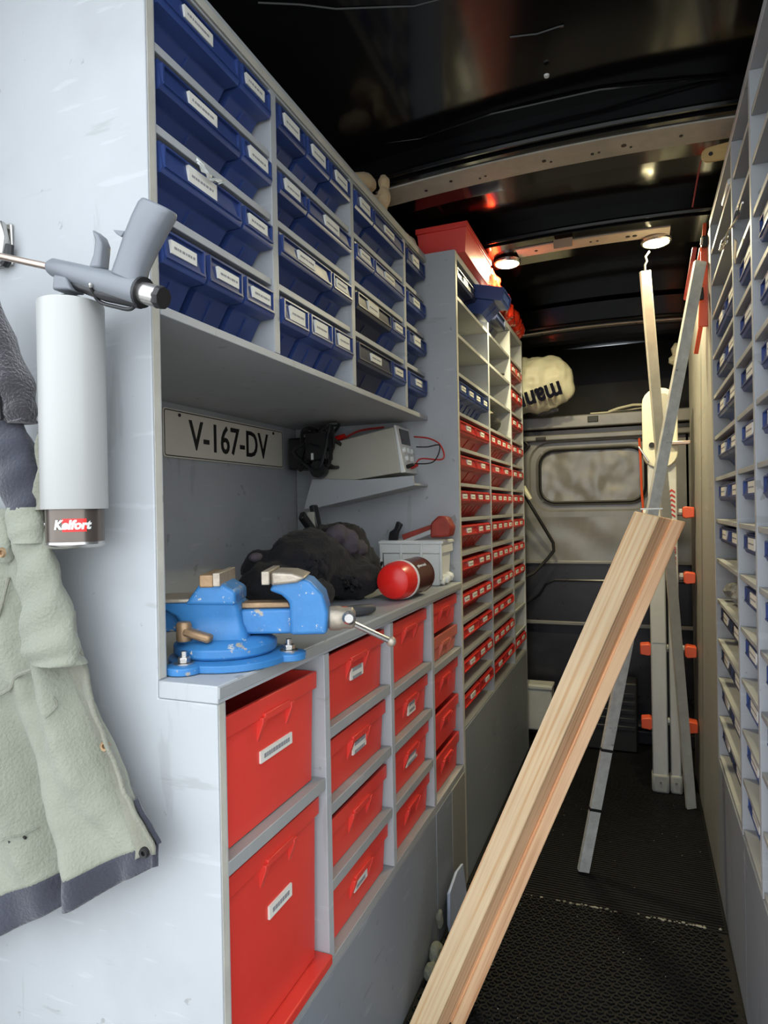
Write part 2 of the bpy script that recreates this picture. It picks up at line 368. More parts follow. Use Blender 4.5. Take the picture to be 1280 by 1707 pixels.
# dented infill
vs, fs = [], []; N = 40; K = 22
for j in range(K+1):
    for i in range(N+1):
        a = -1+2*i/N; b = -1+2*j/K
        x = cxw+a*.222; z = czw+b*.115
        k_ = max(abs(a)**8, abs(b)**8)
        y = .004+.010*noise.noise(V((x*9, z*10, 3)))+.004*noise.noise(V((x*26, z*20, 7)))
        vs.append((x, y, z))
fs = [(j*(N+1)+i, j*(N+1)+i+1, (j+1)*(N+1)+i+1, (j+1)*(N+1)+i) for j in range(K) for i in range(N)]
MB().add(vs, fs).build('dented_panel', PARTM, part, ang=80)
MB().tube([V((a, -.004, b)) for a, b in rrect(cxw, czw, .455, .24, .068)]+[V((rrect(cxw, czw, .455, .24, .068)[0][0], -.004, rrect(cxw, czw, .455, .24, .068)[0][1]))], .007, 6).build('gasket', GASK, part)
pbox('top_ledge', -.98, .58, 1.405, 1.462, -.03, .05, PARTM)
pbox('ledge_lip', -.98, .58, 1.375, 1.400, -.012, .05, PARTD, .003)
pbox('upper_rail', -.98, .58, 1.352, 1.378, -.030, .04, PARTM)
pbox('side_sheet', -.98, -.585, .98, 1.36, .0, .02, PARTM)
pbox('side_sheet', .185, .58, .98, 1.36, .0, .02, PARTM)
mb = MB(); vs = []; N, K = 40, 14
for j in range(K+1):
    for i in range(N+1):
        x = -.98+1.56*i/N; z = .80+.20*j/K
        vs.append((x, -.006+.010*noise.noise(V((x*7, z*9, 1))), z))
mb.add(vs, [(j*(N+1)+i, j*(N+1)+i+1, (j+1)*(N+1)+i+1, (j+1)*(N+1)+i) for j in range(K) for i in range(N)]).build('middle_sheet', PARTM, part, ang=60)
pbox('middle_rail', -.98, .58, .785, .802, -.012, .02, PARTM, .004)
mb = MB(); 
MB().box(-.98, .58, .0, .02, .50, .79).build('lower_sheet', PARTD, part)
mb = MB().tube([(-.50, -.003, .60), (-.44, -.003, .64), (-.41, -.003, .69), (-.37, -.003, .71), (.5, -.003, .715)], .006, 6); mb.build('pressed_rib', PARTD, part)
pbox('lower_rail', -.98, .58, .505, .522, -.010, .02, PARTM, .003)
pbox('kick_sheet', -.98, .58, 0.0, .505, .02, .04, PARTD)
pbox('floor_rail', -.98, .58, .0, .06, -.03, .04, PARTD)
pbox('floor_lip', -.98, .58, .07, .082, -.012, .03, PARTM, .003)
pbox('ledge_clip', -.21, -.165, 1.425, 1.452, -.036, -.028, GASK, .002)
pbox('rubber_stop', -.44, -.395, 1.355, 1.370, -.036, -.03, GASK, .002)
MB().tube([V((-.50, -.02, 1.36)), V((-.475, -.02, 1.335)), V((-.52, -.02, 1.29))], .010, 8).build('grab_handle', GASK, part)

# ================================================================= LEFT UNITS
# ---- end panel (faces the camera): L shaped, upper part narrower
t = wt('end_panel', 'tall pale grey painted plywood end panel facing the open rear doors', 'panel')
MB().prism([(-1.0, -.004), (XW, -.004), (XW, .823), (XU, .823), (XU, 1.772), (-1.0, 1.772)], (0, .018, 0), (0, YN, 0)).build('board', PG, t, .0015)
MB().box(XU-.001, XU+.0008, YN+.003, YN+.014, .846, 1.77).build('raw_edge', EDGE, t)
MB().box(XW-.001, XW+.0008, YN+.003, YN+.014, 0, .822).build('raw_edge', EDGE, t)

# ---- upper blue-bin rack
UP = [.949, 1.265, 1.597]
ZR = [1.300, 1.422, 1.529, 1.632, 1.745]
t = wt('upper_bin_rack', 'grey painted plywood rack of blue bins above the workbench niche', 'shelf unit')
MB().box(XB, XU, YN+.019, YF-.001, 1.300, 1.312).build('bottom_board', PG, t, .001)
MB().box(XB-.015, XU, YN+.019, YF-.001, 1.745, 1.772).build('top_board', PG, t, .002)
MB().box(XU, XU+.004, YN+.019, YF-.001, 1.747, 1.760).build('edge_strip', EDGE, t, .001)
for y in UP: MB().box(XB, XU, y-.009, y+.009, 1.3125, 1.7445).build('upright', PG, t, .001)
ys = [YN+.018]+UP+[YF-.001]
for a in range(4):
    for z in ZR[1:4]:
        MB().box(XB, XU-.003, ys[a]+(.0 if a == 0 else .010), ys[a+1]-.010, z, z+.011).build('shelf', PG, t, .001)
MB().box(XB-.015, XB-.002, YN+.019, YF, .846, 1.744).build('back_board', PG, t)

# ---- generic small bin
bin_cache = {}
def bin_meshes(w_, h, d, m, lw, lh, kind):
    key = (round(w_, 4), round(h, 4), round(d, 3), m.name, round(lw, 3), kind)
    if key in bin_cache: return bin_cache[key]
    s = MB(); tk = .0028
    def ring(xf, hw, z, xb=-d): return [V((xb, -hw, z)), V((xf, -hw, z)), V((xf, hw, z)), V((xb, hw, z))]
    H2 = w_/2; hb = H2-.005
    zl = h*.55
    ls = [ring(-.056, hb, 0), ring(-.027, hb, zl-.007), ring(-.023, hb, zl-.004), ring(-.003, H2-.0005, zl-.001), ring(0, H2, zl+.006), ring(-.005, H2, h-.004), ring(-.004, H2, h)]
    ls += [ring(-.008, H2-tk, h, -d+tk), ring(-.009, H2-tk, zl+.008, -d+tk), ring(-.032, hb-tk, zl-.004, -d+tk), ring(-.060, hb-tk, .004, -d+tk)]
    s.loops(ls, cap0=True, cap1=True)
    # card slot ribs on the lip and mould ribs on the recessed front
    s.box(-.004, .0022, -H2+.004, H2-.004, zl+.006, zl+.009)
    s.box(-.006, .0006, -H2+.004, H2-.004, h-.006, h-.0035)
    for k in (-1, 1): s.box(-.006, .0012, k*(H2-.005)-.0015, k*(H2-.005)+.0015, zl+.008, h-.005)
    s.hexa([(-.058, -.0015, .004), (-.0515, -.0015, .004), (-.0515, .0015, .004), (-.058, .0015, .004), (-.035, -.0015, zl-.01), (-.026, -.0015, zl-.01), (-.026, .0015, zl-.01), (-.035, .0015, zl-.01)])
    body = s.mesh('body', m)
    zc = (zl+h)/2+.001; c = MB().box(-.0045, .0008, -lw/2, lw/2, zc-lh/2, zc+lh/2)
    card = c.mesh('label_card', CARD)
    k = MB(); n = max(3, int(lw/.007)); rr = random.Random(int(lw*1e4)+len(bin_cache))
    y = -lw/2+.006
    while y < lw/2-.008:
        l = rr.uniform(.002, .0055); k.box(.0006, .0012, y, y+l, zc-.0015, zc+.0015); y += l+rr.uniform(.0008, .0024)
    pr = k.mesh('print', INK)
    bin_cache[key] = (body, card, pr); return bin_cache[key]
NB = {'n': 0}
def put_bin(x, y, z, w_, h, d, m, facing, label, group, lw=None, lh=None, nocard=False, rz=0, tilt=0, kind=0):
    """x = rack face the lip lines up with, y = centre, facing +1 looks to +X"""
    lw = lw if lw else min(w_*.62, .06); lh = lh if lh else .017
    body, card, pr = bin_meshes(w_, h, d, m, lw, lh, kind)
    r = thing('storage_bin', label, 'storage bin', (x, y, z), (0 if facing > 0 else PI)+rz, group)
    if tilt: r.rotation_euler = (0, tilt, (0 if facing > 0 else PI)+rz)
    o = bpy.data.objects.new('body', body); C.objects.link(o); o.parent = r
    if not nocard:
        c = bpy.data.objects.new('label_card', card); C.objects.link(c); c.parent = r
        q = bpy.data.objects.new('print', pr); C.objects.link(q); q.parent = c
        dy = RND.uniform(-.12, .12)*w_; c.location = (0, dy*.5, 0)
    return r
# left upper bays: unit counts per row, top row first
BAY = ['first', 'second', 'third', 'last']
rows = {0: [[2, 1], [2, 1], [2, 1], [1, 1, 1]], 1: [[1, 1, 1], [1, 2], [2, 1], [1, 1, 1]],
        2: [[1, 2], [1, 2], [2, 1], [2, 1]], 3: [[1], [1], [1], [1]]}
rname = ['top', 'second', 'third', 'bottom']
pos3 = {1: ['only'], 2: ['left', 'right'], 3: ['left', 'middle', 'right'], 4: ['leftmost', 'second', 'third', 'rightmost']}
for a in range(4):
    y0 = ys[a]+(.002 if a == 0 else .011); y1 = ys[a+1]-.011; 
    for ri, pat in enumerate(rows[a]):
        z = ZR[3-ri]+.0115; top = ZR[4-ri]; h = top-z-.010; u = (y1-y0)/sum(pat); y = y0
        for bi, n in enumerate(pat):
            wd = u*n; ww = wd-.004
            mm = BLUE
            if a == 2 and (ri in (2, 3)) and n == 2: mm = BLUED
            pn = pos3[len(pat)][bi]; size = 'wide' if n == 2 else 'narrow' if len(pat) > 1 else 'single'
            lab = f'{size} navy bin, {pn + " one in " if pn != "only" else ""}{rname[ri]} row, {BAY[a]} bay of upper rack'
            put_bin(XU+.004, y+wd/2, z, ww, h, .34, mm, 1, lab, 'navy bins in the upper rack', lw=.062 if n == 2 else min(.052, ww*.6), lh=.017 if RND.random() < .6 else .024)
            y += wd
# thin plastic bag on the shelf lip, first bay
t = wt('plastic_scrap', 'crumpled clear plastic scrap on shelf edge in first bay of upper rack', 'scrap')
mb = MB(); p0 = at(345, 288, X=XU+.006)
vs = []; 
for j in range(5):
    for i in range(12): vs.append(p0+V((.004+.006*RND.random(), -.03+.06*i/11, -.004-.010*math.sin(i/11*PI)+.006*j/4+.003*RND.random())))
mb.add(vs, [(j*12+i, j*12+i+1, (j+1)*12+i+1, (j+1)*12+i) for j in range(4) for i in range(11)]).build('film', WHT, t, ang=80).modifiers.new('s', 'SOLIDIFY').thickness = .0008

# ---- workbench cabinet (uprights, shelves, plain lower front)
t = wt('workbench_cabinet', 'grey plywood cabinet of red crates under the workbench top', 'cabinet')
BU = [.935, 1.228, 1.506]
for y in BU: MB().box(XB, XW, y-.009, y+.009, .335, .822).build('upright', PG, t, .001)
by = [YN+.0185]+BU+[YF]
bsh = {0: [.618], 1: [.691, .568, .445], 2: [.675, .563, .442], 3: [.655]}
for a in range(4):
    for z in bsh[a]: MB().box(XB, XW-.001, by[a]+(0 if a == 0 else .010), by[a+1]-(.010 if a < 3 else .001), z-.009, z+.009).build('shelf', PGE, t, .001)
bot = [.325, .335, .335, .335]
MB().box(XB, XW, YN+.019, 1.506, .316, .334).build('bottom_board', PGE, t, .001)
MB().box(XB, XW, 1.507, YF-.001, .316, .334).build('bottom_board', PGE, t, .001)
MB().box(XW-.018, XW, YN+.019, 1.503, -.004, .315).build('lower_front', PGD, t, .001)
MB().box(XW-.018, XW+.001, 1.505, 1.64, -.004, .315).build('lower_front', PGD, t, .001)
MB().box(XW-.018, XW+.002, 1.642, YF-.001, -.004, .315).build('lower_front', PGR, t, .001)
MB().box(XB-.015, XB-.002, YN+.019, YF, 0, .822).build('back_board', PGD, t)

t = wt('worktop', 'grey worktop board with worn edge carrying the blue vise', 'worktop')
MB().prism([(XB-.015, YN+.0185), (XU+.0015, YN+.0185), (XU+.0015, YN-.001), (XW+.002, YN-.001), (XW+.002, YF-.001), (XB-.015, YF-.001)], (0, 0, .0215), (0, 0, .8235), (1, 0, 0), (0, 1, 0)).build('board', PG, t, .0015)
MB().box(XW+.0015, XW+.004, YN+.0, YF-.001, .829, .8435).build('edge_strip', PGE, t, .001)

# ---- big red crates in the bench
def crate(y0, y1, z0, z1, label, x=XW-.009, m=REDF, lab=None, gap=0, notch=True, lid=False):
    r = thing('red_crate', label, 'crate', (x, (y0+y1)/2, z0), 0, 'red crates under the worktop')
    y1 -= .014*min(1, (y1-y0)/.25)
    W = y1-y0-.004; H = z1-z0-.004-gap; s = MB(); d = .42; tk = .004
    def ring(xf, hw, z, xb=-d): return [V((xb, -hw, z)), V((xf, -hw, z)), V((xf, hw, z)), V((xb, hw, z))]
    h2 = W/2
    ls = [ring(-.008, h2-.009, .001), ring(-.005, h2-.006, H-.032), ring(-.006, h2-.004, H-.028), ring(.0, h2-.001, H-.026), ring(.0, h2, H)]
    ls += [ring(-.006, h2-tk, H, -d+tk), ring(-.018, h2-.018, .006, -d+tk)]
    s.loops(ls); s.build('body', m, r, .0008)
    g = MB(); hw = min(.055, W*.22)
    for k in (-1, 1):   # gussets either side of the finger grip
        g.prism([(0, 0), (.013, 0), (.013, -.006), (0, -.040)], (0, .010*k, 0), (-.008, hw*k*.62, H-.024), (1, 0, 0), (0, 0, 1))
    g.box(-.008, .004, -hw*.66, hw*.66, H-.030, H-.020)
    g.build('handle_grip', m, r, .001)
    MB().box(-.0085, -.0056, -hw*.6, hw*.6, H-.055, H-.031).build('grip_recess', m, r)
    if lab:
        ly, lz, lw, lh = lab
        c = MB().box(-.013, -.0045+.0025*(lz), lw/-2+ly*W, lw/2+ly*W, lz*H-lh/2, lz*H+lh/2).build('label_card', CARD, r)
        k = MB(); y = ly*W-lw/2+.008; rr = random.Random(int(z0*1000))
        zz = [lz*H] if lh < .02 else [lz*H+.007, lz*H-.007]
        for zc in zz:
            y = ly*W-lw/2+.008
            while y < ly*W+lw/2-.010:
                l = rr.uniform(.003, .006); k.box(-.004, -.0045+.0025*lz+.0005, y, y+l, zc-.003, zc+.003); y += l+.0015
        k.build('print', INK, c)
    return r
crate(by[0], by[1]-.009, .628, .822, 'large red crate directly under the vise, upper left of the workbench cabinet', lab=(.02, .53, .085, .016), gap=.020)
crate(by[0], by[1]-.009, .350, .608, 'tallest red crate, bottom left of the workbench cabinet', lab=(.03, .60, .062, .018), gap=.004)
nm = ['top', 'second', 'third', 'bottom']
zt = [.822, .691, .568, .445, .335]
labs = [(.0, .52, .055, .020), (.02, .5, .060, .020), None, (.0, .55, .058, .026)]
for k in range(4):
    crate(by[1]+.009, by[2]-.009, zt[k+1]+(.009 if k < 3 else 0), zt[k]-(.009 if k else 0), f'red crate with {"white label" if labs[k] else "no label"}, {nm[k]} one of the second crate column', lab=labs[k], gap=(.006 if k != 2 else .012))
zt = [.822, .675, .563, .442, .335]
labs = [None, (.05, .45, .05, .030), (.02, .5, .075, .020), None]
for k in range(4):
    crate(by[2]+.009, by[3]-.009, zt[k+1]+(.009 if k < 3 else 0), zt[k]-(.009 if k else 0), f'red crate with {"white label" if labs[k] else "no label"}, {nm[k]} one of the third crate column', lab=labs[k], gap=.005)
crate(by[3]+.009, by[4]-.002, .735, .822, 'short red crate at top of the narrow last crate column', gap=.004)
crate(by[3]+.009, by[4]-.002, .665, .734, 'faded red crate under the short one, last crate column', gap=.002, m=mat('faded_red', (.62, .16, .11), .45, orand=.05))
crate(by[3]+.009, by[4]-.002, .545, .646, 'red crate just below the shelf of the last crate column', gap=.004)
crate(by[3]+.009, by[4]-.002, .440, .543, 'red crate with a long white label, last crate column', lab=(.0, .82, .07, .016), gap=.004)
crate(by[3]+.009, by[4]-.002, .335, .438, 'lowest red crate of the narrow last crate column', gap=.004)
t = wt('red_tray', 'flat red plastic tray edge sticking out below the tallest red crate', 'tray')
MB().prism([(-.35, .3345), (.006, .3345), (.006, .3495), (-.35, .3490)], (0, .250, 0), (XW, YN+.030, .0), (1, 0, 0), (0, 0, 1)).build('tray', REDF, t, .002)
t = wt('blue_lid', 'dark blue lid lying inside the gap above the large red crate', 'lid')
MB().box(-.86, XW-.05, YN+.03, .91, .806, .814).build('cover', BLUED, t, .002)  # flat slab meant as a loose blue lid

# ---- tall rack
TU = [2.2, 2.607]; TE = 2.89
t = wt('tall_bin_rack', 'floor to roof grey plywood rack with red bins beyond the workbench', 'shelf unit')
MB().box(XB, XW, YF, YF+.018, -.004, 1.772).build('side_panel', PG, t, .0015)
MB().box(XW-.001, XW+.0012, YF+.001, YF+.017, .0, 1.77).build('raw_edge', EDGE, t)
for y in TU: MB().box(XB, XW, y-.008, y+.008, .425, 1.75).build('upright', PG, t, .001)
MB().box(XB, XW, TE-.016, TE, -.004, 1.772).build('end_board', PG, t, .001)
MB().box(XB, XW, YF+.0185, TE-.0165, 1.752, 1.772).build('top_board', PG, t, .001)
MB().box(XB-.015, XB-.002, YF, TE, 0, 1.772).build('back_board', PG, t)
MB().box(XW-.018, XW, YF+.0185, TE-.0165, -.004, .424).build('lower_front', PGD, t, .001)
TZ = [.425, .530, .629, .724, .820, .918, 1.017, 1.117, 1.218, 1.318, 1.430, 1.540, 1.645, 1.752]
ty = [YF+.018]+TU+[TE-.016]
for a in range(3):
    for z in TZ[:-1]:
        MB().box(XB, XW-.002, ty[a]+(.0005 if a == 0 else .0085), ty[a+1]-(.0085 if a < 2 else .0005), z-.005, z+.005).build('shelf', PGE, t, .0008)
CN = ['first', 'middle', 'last']
def tallrow(a, k, pat, m, cname):
    y0 = ty[a]+(.002 if a == 0 else .010); y1 = ty[a+1]-(.010 if a < 2 else .002)
    z = TZ[k]+.0055; h = TZ[k+1]-TZ[k]-.022; u = (y1-y0-.003)/sum(pat); y = y0+.001
    for bi, n in enumerate(pat):
        wd = u*n; pn = pos3[len(pat)][bi]
        lab = f'{cname} bin, {"" if pn == "only" else pn+" in "}{ORD[k]} row from the bottom, {CN[a]} column of tall rack'
        put_bin(XW+.0, y+wd/2, z, wd-.004, h, .30, m, 1, lab, f'{cname} bins in the tall rack', lw=min(.05, wd*.5), lh=.014)
        y += wd
pats = {0: [[2, 2], [2, 1, 1], [2, 2], [1, 1, 1, 1], [2, 1, 1], [2, 1, 1], [1, 1, 1, 1], [2, 2], [2, 2], [2, 2]],
        1: [[2, 2], [1, 1, 1, 1], [1, 1, 2], [2, 1, 1], [1, 1, 1, 1], [1, 1, 1, 1], [1, 1, 1, 1], [2, 2], [1, 1, 1, 1], [1, 1, 1, 1]]}
for k in range(9):
    tallrow(0, k, pats[0][k], RED, 'red'); tallrow(1, k, pats[1][k], RED, 'red')
tallrow(0, 9, [1, 1, 1, 1], BLUE, 'navy')
for k in list(range(0, 1))+list(range(3, 12)): tallrow(2, k, [1, 1], RED, 'red')
tallrow(0, 12, [1, 1], BLUED, 'navy')
put_bin(XW+.070, 2.08, 1.644, .115, .088, .30, BLUE, 1, 'navy bin pulled far out of the top row of the tall rack', 'navy bins in the tall rack', nocard=True, tilt=math.radians(14))
put_bin(XW+.02, 2.32, 1.6505, .16, .088, .30, BLUED, 1, 'dark navy bin in top row, middle column of tall rack', 'navy bins in the tall rack', nocard=True)
t = wt('round_pouch', 'black round pouch with cream band in middle column of tall rack', 'pouch')
MB().sph((XW-.05, 2.40, 1.364), .045, 16, (1, 2.2, .88)).build('pouch', BFAB, t)
MB().sph((XW-.055, 2.38, 1.384), .03, 12, (1.1, 2.4, .95)).build('cream_band', BAGM, t)
t = wt('reel', 'small black reel standing in an empty top cell of tall rack', 'reel')
MB().lathe([(.018, 0), (.018, .004), (.008, .006), (.008, .018), (.018, .02), (.018, .024)], (XW-.03, 2.545, 1.546), n=14).build('reel', BLKP, t)

# ================================================================= RIGHT UNITS
RU = [1.95, 1.52, 1.285, .95, .66]
RZ = [.376, .481, .583, .687, .793, .900, 1.004, 1.113, 1.221, 1.330, 1.436, 1.543, 1.632, 1.716, 1.80]
t = wt('right_bin_rack', 'grey plywood rack of navy bins along the right side', 'shelf unit')
for y in RU: MB().box(XR, .58, y-.008, y+.008, .368 if y not in (.66,) else -.004, 1.790).build('upright', PG, t, .001)
for a in range(4):
    for i, z in enumerate(RZ[:-1]):
        MB().box(XR+.002, .58, RU[a+1]+.0085, RU[a]-.0085, z-.005, z+.005).build('shelf', PGE, t, .0008)
MB().box(XR, .58, .652, 1.958, 1.7905, 1.808).build('top_board', PG, t, .001)
MB().box(.582, .595, .652, 1.958, 0, 1.80).build('back_board', PG, t)
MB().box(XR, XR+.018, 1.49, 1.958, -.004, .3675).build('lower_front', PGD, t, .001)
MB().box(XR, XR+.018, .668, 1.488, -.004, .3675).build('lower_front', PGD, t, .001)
RC = ['far', 'middle', 'near']
for k in range(13):
    for a, (pat, pw, off) in enumerate((([1, 1], .195, .012), ([1], .195, .010), ([1], .17, .010))):
        if a == 0 and (k > 11 or k == 4): continue
        if a > 0 and k > 10: continue
        if a == 0 and k in (10,): pass
        z = RZ[k]+.0055; h = RZ[k+1]-RZ[k]-.020
        if a == 0 and k == 11: continue
        y1 = RU[a]-.010-off
        for bi in range(len(pat)):
            yc = y1-pw*(bi+.5)
            pn = ['', ''][bi] if len(pat) == 1 else ('the far one' if bi == 0 else 'the near one')
            lab = f'navy bin, {ORD[k]} row from the bottom, {RC[a]} column of right rack{", "+pn if pn else ""}'
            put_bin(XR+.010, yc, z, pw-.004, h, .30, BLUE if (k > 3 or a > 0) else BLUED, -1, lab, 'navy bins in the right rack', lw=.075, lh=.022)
# sponge pack in the gap of row five
t = wt('sponge_pack', 'grey speckled packet lying loose in far column of right rack', 'packet')
mb = MB(); 
for i in range(9): mb.sph((XR+.03+.01*RND.random(), 1.60+.028*i, .830+.012*RND.random()), .022, 8, (1.2, 1, 1))
mb.build('packet', mat('speckled_packet', (.36, .37, .33), .6, var=.7, scale=70), t)
# plywood panel past the rack
t = wt('plywood_side_panel', 'bare grey olive plywood panel beside the ladder on the right', 'panel')
MB().box(XR, XR+.018, 1.960, 2.80, -.004, 1.79).build('board', PGR, t, .001)
# ---------------------------------------------------------------- mats
t = wt('rubber_mat', 'black rubber mat with raised studs on the floor near the doors', 'mat')
MB().box(XW+.006, XR-.004, .45, 1.772, -.0055, .002).build('mat', FLOORM, t)
s = MB(); px = .0205; py = .0175
j = 0; y = .80
while y < 1.765:
    x = XW+.016+(px/2 if j % 2 else 0)
    while x < XR-.014:
        ri = []
        for (r, z) in ((.0092, .002), (.0088, .0062), (.0055, .0062), (.0050, .003)):
            ri.append([V((x+r*math.cos(a*PI/3+.5), y+r*.9*math.sin(a*PI/3+.5), z)) for a in range(6)])
        s.loops(ri, cap0=False); x += px
    j += 1; y += py
s.build('stud_pattern', FLOORM, t)['kind'] = 'stuff'
t = wt('ribbed_rubber_mat', 'finely ribbed black rubber mat on the floor towards the cab', 'mat')
MB().box(XW+.006, XR-.004, 1.778, 3.06, -.0055, .002).build('mat', FLOORM, t)
s = MB(); y = 1.785
while y < 2.95:
    s.box(XW+.010, XR-.008, y, y+.005, .002, .0045); y += .0115
s.build('rib_pattern', FLOORM, t)['kind'] = 'stuff'
s = MB(); rr = random.Random(8)
for k in range(70):
    u = rr.random(); xx = XW+.03+.61*u
    if rr.random() < .6: xx = rr.choice([-.165, -.12, .03, .10, .125])+rr.gauss(0, .014)
    s.sph((xx, 1.775+.05*(xx+.1)*.6+rr.gauss(0, .003), .0045), rr.uniform(.0015, .0045), 6, (1.2, 1, .5))
for k in range(40): s.sph((rr.uniform(-.35, .16), rr.uniform(1.3, 2.5), .0066), rr.uniform(.0008, .0018), 6, (1, 1, .6))
tag(s.build('floor_crumbs', DUST), 'line of pale dirt crumbs along the seam between the mats', 'dirt', kind='stuff')

# ================================================================= BEAM, BARS, LADDER
D0 = 1.30
r0, r1 = at(732, 1700, D=D0), at(1100, 862, D=D0); axv = (r1-r0)
r0 = r0 - axv*(r0.z-.007)/axv.z; axv = r1-r0
cl = at(1057, 842, D=D0)-at(1100, 851, D=D0); cr = at(1144, 860, D=D0)-at(1100, 851, D=D0)
back = (V((F_.x, F_.y, 0)).normalized()+.40*V((R0.x, R0.y, 0)))
t = wt('timber_beam', 'laminated pine timber leaning diagonally across the aisle', 'timber')
def board(name, prof, m):   # prof: list of (c, v) c along cross direction (-1 left..1 right), v depth away from camera
    s = MB(); ls = []
    for k in range(13):
        b = r0+axv*(k/12)
        ls.append([b+(cl*(-c) if c < 0 else cr*c)+back*v for c, v in prof])
    s.loops(ls); o = s.build(name, m, t, .0012)
    at_ = o.data.attributes.new('grain', 'FLOAT_VECTOR', 'POINT'); n = len(prof)
    for i, v in enumerate(o.data.vertices):
        k, j = divmod(i, n); c, vv = prof[j]; at_.data[i].vector = (c*.045+vv*1.0, k/12*axv.length, 0)
    return o
board('pale_board', [(-1, .004), (-.02, .0), (.02, .003), (.02, .075), (-1, .079)], WL)
board('shade_toned_board', [(.021, .006), (.48, .030), (.52, .022), (1.0, .020), (1.0, .079), (.021, .079)], WD)  # recessed board, darkened in colour for the shade at the step
e = t
MB().prism([(-.03, 0), (.005, 0), (.005, .002), (-.03, .002)], (0, 0, .001)).add([], [])
tip = wt('scrap_plate', 'small grey metal offcut lying on top end of the timber', 'offcut')
a = at(1085, 842, D=D0+.02); a.z = r1.z+.019
MB().box(a.x-.020, a.x+.022, a.y, a.y+.03, a.z-.004, a.z-.001).build('plate', GALV, tip, .0005)

def ubar(name, a, b, w_, d, m, side, p, bands=()):
    a, b = V(a), V(b); o = MB().bar(a, b, w_, d, side).build(name, m, p, .0012)
    for f in bands:
        c = a.lerp(b, f); dd = (b-a).normalized()
        MB().bar(c-dd*.004, c+dd*.004, w_+.003, d+.003, side).build('dark_band', BLKP, p, .0006)
    return o
sd = V((R0.x, R0.y, 0))
t = wt('galvanised_bar', 'long galvanised bar leaning from the floor to the right wall behind the timber', 'bar')
fa = at(972, 1452, Z=.008); ub = at(1167, 436, X=XR-.020)
ubar('rail', fa, ub, .031, .016, GALV, sd, t, (.105, .205))
t = wt('steel_strip', 'slender steel strip hanging down from the rear right roof lamp', 'strip')
ta = at(1075, 452, Y=2.23); tb = at(1152, 1347, Z=.006)
ubar('upper_strip', tb, ta, .032, .014, mat('cream_steel', (.56, .55, .48), .5, .15, var=.2, scale=25), sd, t)
MB().tube([ta, ta+V((0, 0, .02)), ta+V((.006, 0, .03)), ta+V((.002, 0, .045)), ta+V((.014, 0, .06))], .0035, 8).build('wire_hook', STEEL, t)

LY = 2.56
t = wt('folding_ladder', 'folded aluminium ladder with orange rung ends standing by the cab partition', 'ladder')
def lad(x0, x1, y0, y1, z0, z1, m, name, bev=.004): return MB().box(x0, x1, y0, y1, z0, z1).build(name, m, t, bev)
lad(.030, .083, LY, LY+.05, .05, 1.20, ALU, 'rail')
lad(.091, .126, LY+.006, LY+.05, .045, 1.20, ALU, 'rail')
lad(.026, .086, LY-.004, LY+.054, .004, .075, mat('grey_rubber_foot', (.33, .34, .33), .5), 'foot', .010)
lad(.088, .130, LY+.002, LY+.054, .004, .075, MATS['grey_rubber_foot'], 'foot', .010)
MB().lathe([(.004, -.002), (.004, .002)], (.056, LY-.005, .045), 'y', 10).build('rivet', STEEL, t)
MB().lathe([(.004, -.002), (.004, .002)], (.108, LY+.001, .045), 'y', 10).build('rivet', STEEL, t)
for z in (.25, .52, .785, 1.02):
    for x, s_ in ((.012, 1), (.164, -1)):
        if z > 1 and s_ == 1: continue
        MB().prism([(-.018, -.018), (.012, -.022), (.020, -.016), (.020, .016), (.012, .022), (-.018, .018)], (0, .05, 0), (x, LY+.005, z), (s_, 0, 0), (0, 0, 1)).build('rung_end', ORG, t, .003)
    MB().tube([(.012, LY+.06, z), (.164, LY+.06, z)], .014, 10).build('rung', ALU, t)
lad(.032, .124, LY+.078, LY+.090, .05, 1.25, BLKM, 'rear_rail')
# white top hinge housing: hoop
hp = rrect(.073, 1.325, .118, .29, .055)
MB().prism(hp, (0, .05, 0), (0, LY-.005, 0)).build('white_hinge_cover', mat('cream_plastic', (.66, .64, .52), .4), t, .004)
MB().prism(rrect(.083, 1.385, .045, .13, .02), (0, .006, 0), (0, LY-.008, 0)).build('hinge_slot', mat('grey_inner', (.30, .29, .26), .5), t, .001)
MB().lathe([(.010, 0), (.010, .004)], (.045, LY-.010, 1.265), 'y', 12).build('bolt_hole', GASK, t)
MB().bar((.105, LY-.012, 1.268), (.172, LY-.012, 1.268), .014, .014, (0, 1, 0)).build('locking_pin', mat('brass_pink', (.50, .38, .33), .35, .6), t, .003)
MB().bar((.0, LY-.012, 1.262), (.034, LY-.012, 1.205), .014, .006, (0, 1, 0)).build('latch', STEEL, t, .002)
lad(.036, .078, LY-.0015, LY, .55, 1.13, mat('pale_sticker', (.55, .56, .55), .5), 'sticker', 0)
lad(.094, .123, LY+.0045, LY+.006, .60, 1.14, MATS['pale_sticker'], 'sticker', 0)
ch = MB()
for k in range(6):
    z = 1.095-.0175*k
    ch.prism([(-.011, -.006), (0, .003), (.011, -.006), (.011, .001), (0, .010), (-.011, .001)], (0, .001, 0), (.1085, LY+.0035, z))
ch.build('red_chevrons', STRED, t)
lettering('lettering', 'WARNING', .034, STRED, (.1085, LY+.003, .86), (0, 0, 1), (-1, 0, 0), t, bold=.0008)
ch = MB()
for k in range(2): ch.prism([(-.011, -.006), (0, .003), (.011, -.006), (.011, .001), (0, .010), (-.011, .001)], (0, .001, 0), (.050, LY-.003, 1.08-.0175*k))
ch.build('red_chevrons', STRED, t)
t = wt('orange_strap', 'thin orange strap hanging over partition window edge', 'strap')
MB().tube([(.004, 3.06, 1.34), (.008, 3.055, 1.24), (.010, 3.06, 1.12), (.018, 3.06, .98)], .0055, 6).build('strap', ORG, t)
t = wt('cream_cable', 'loop of cream cable lying on top of the partition ledge', 'cable')
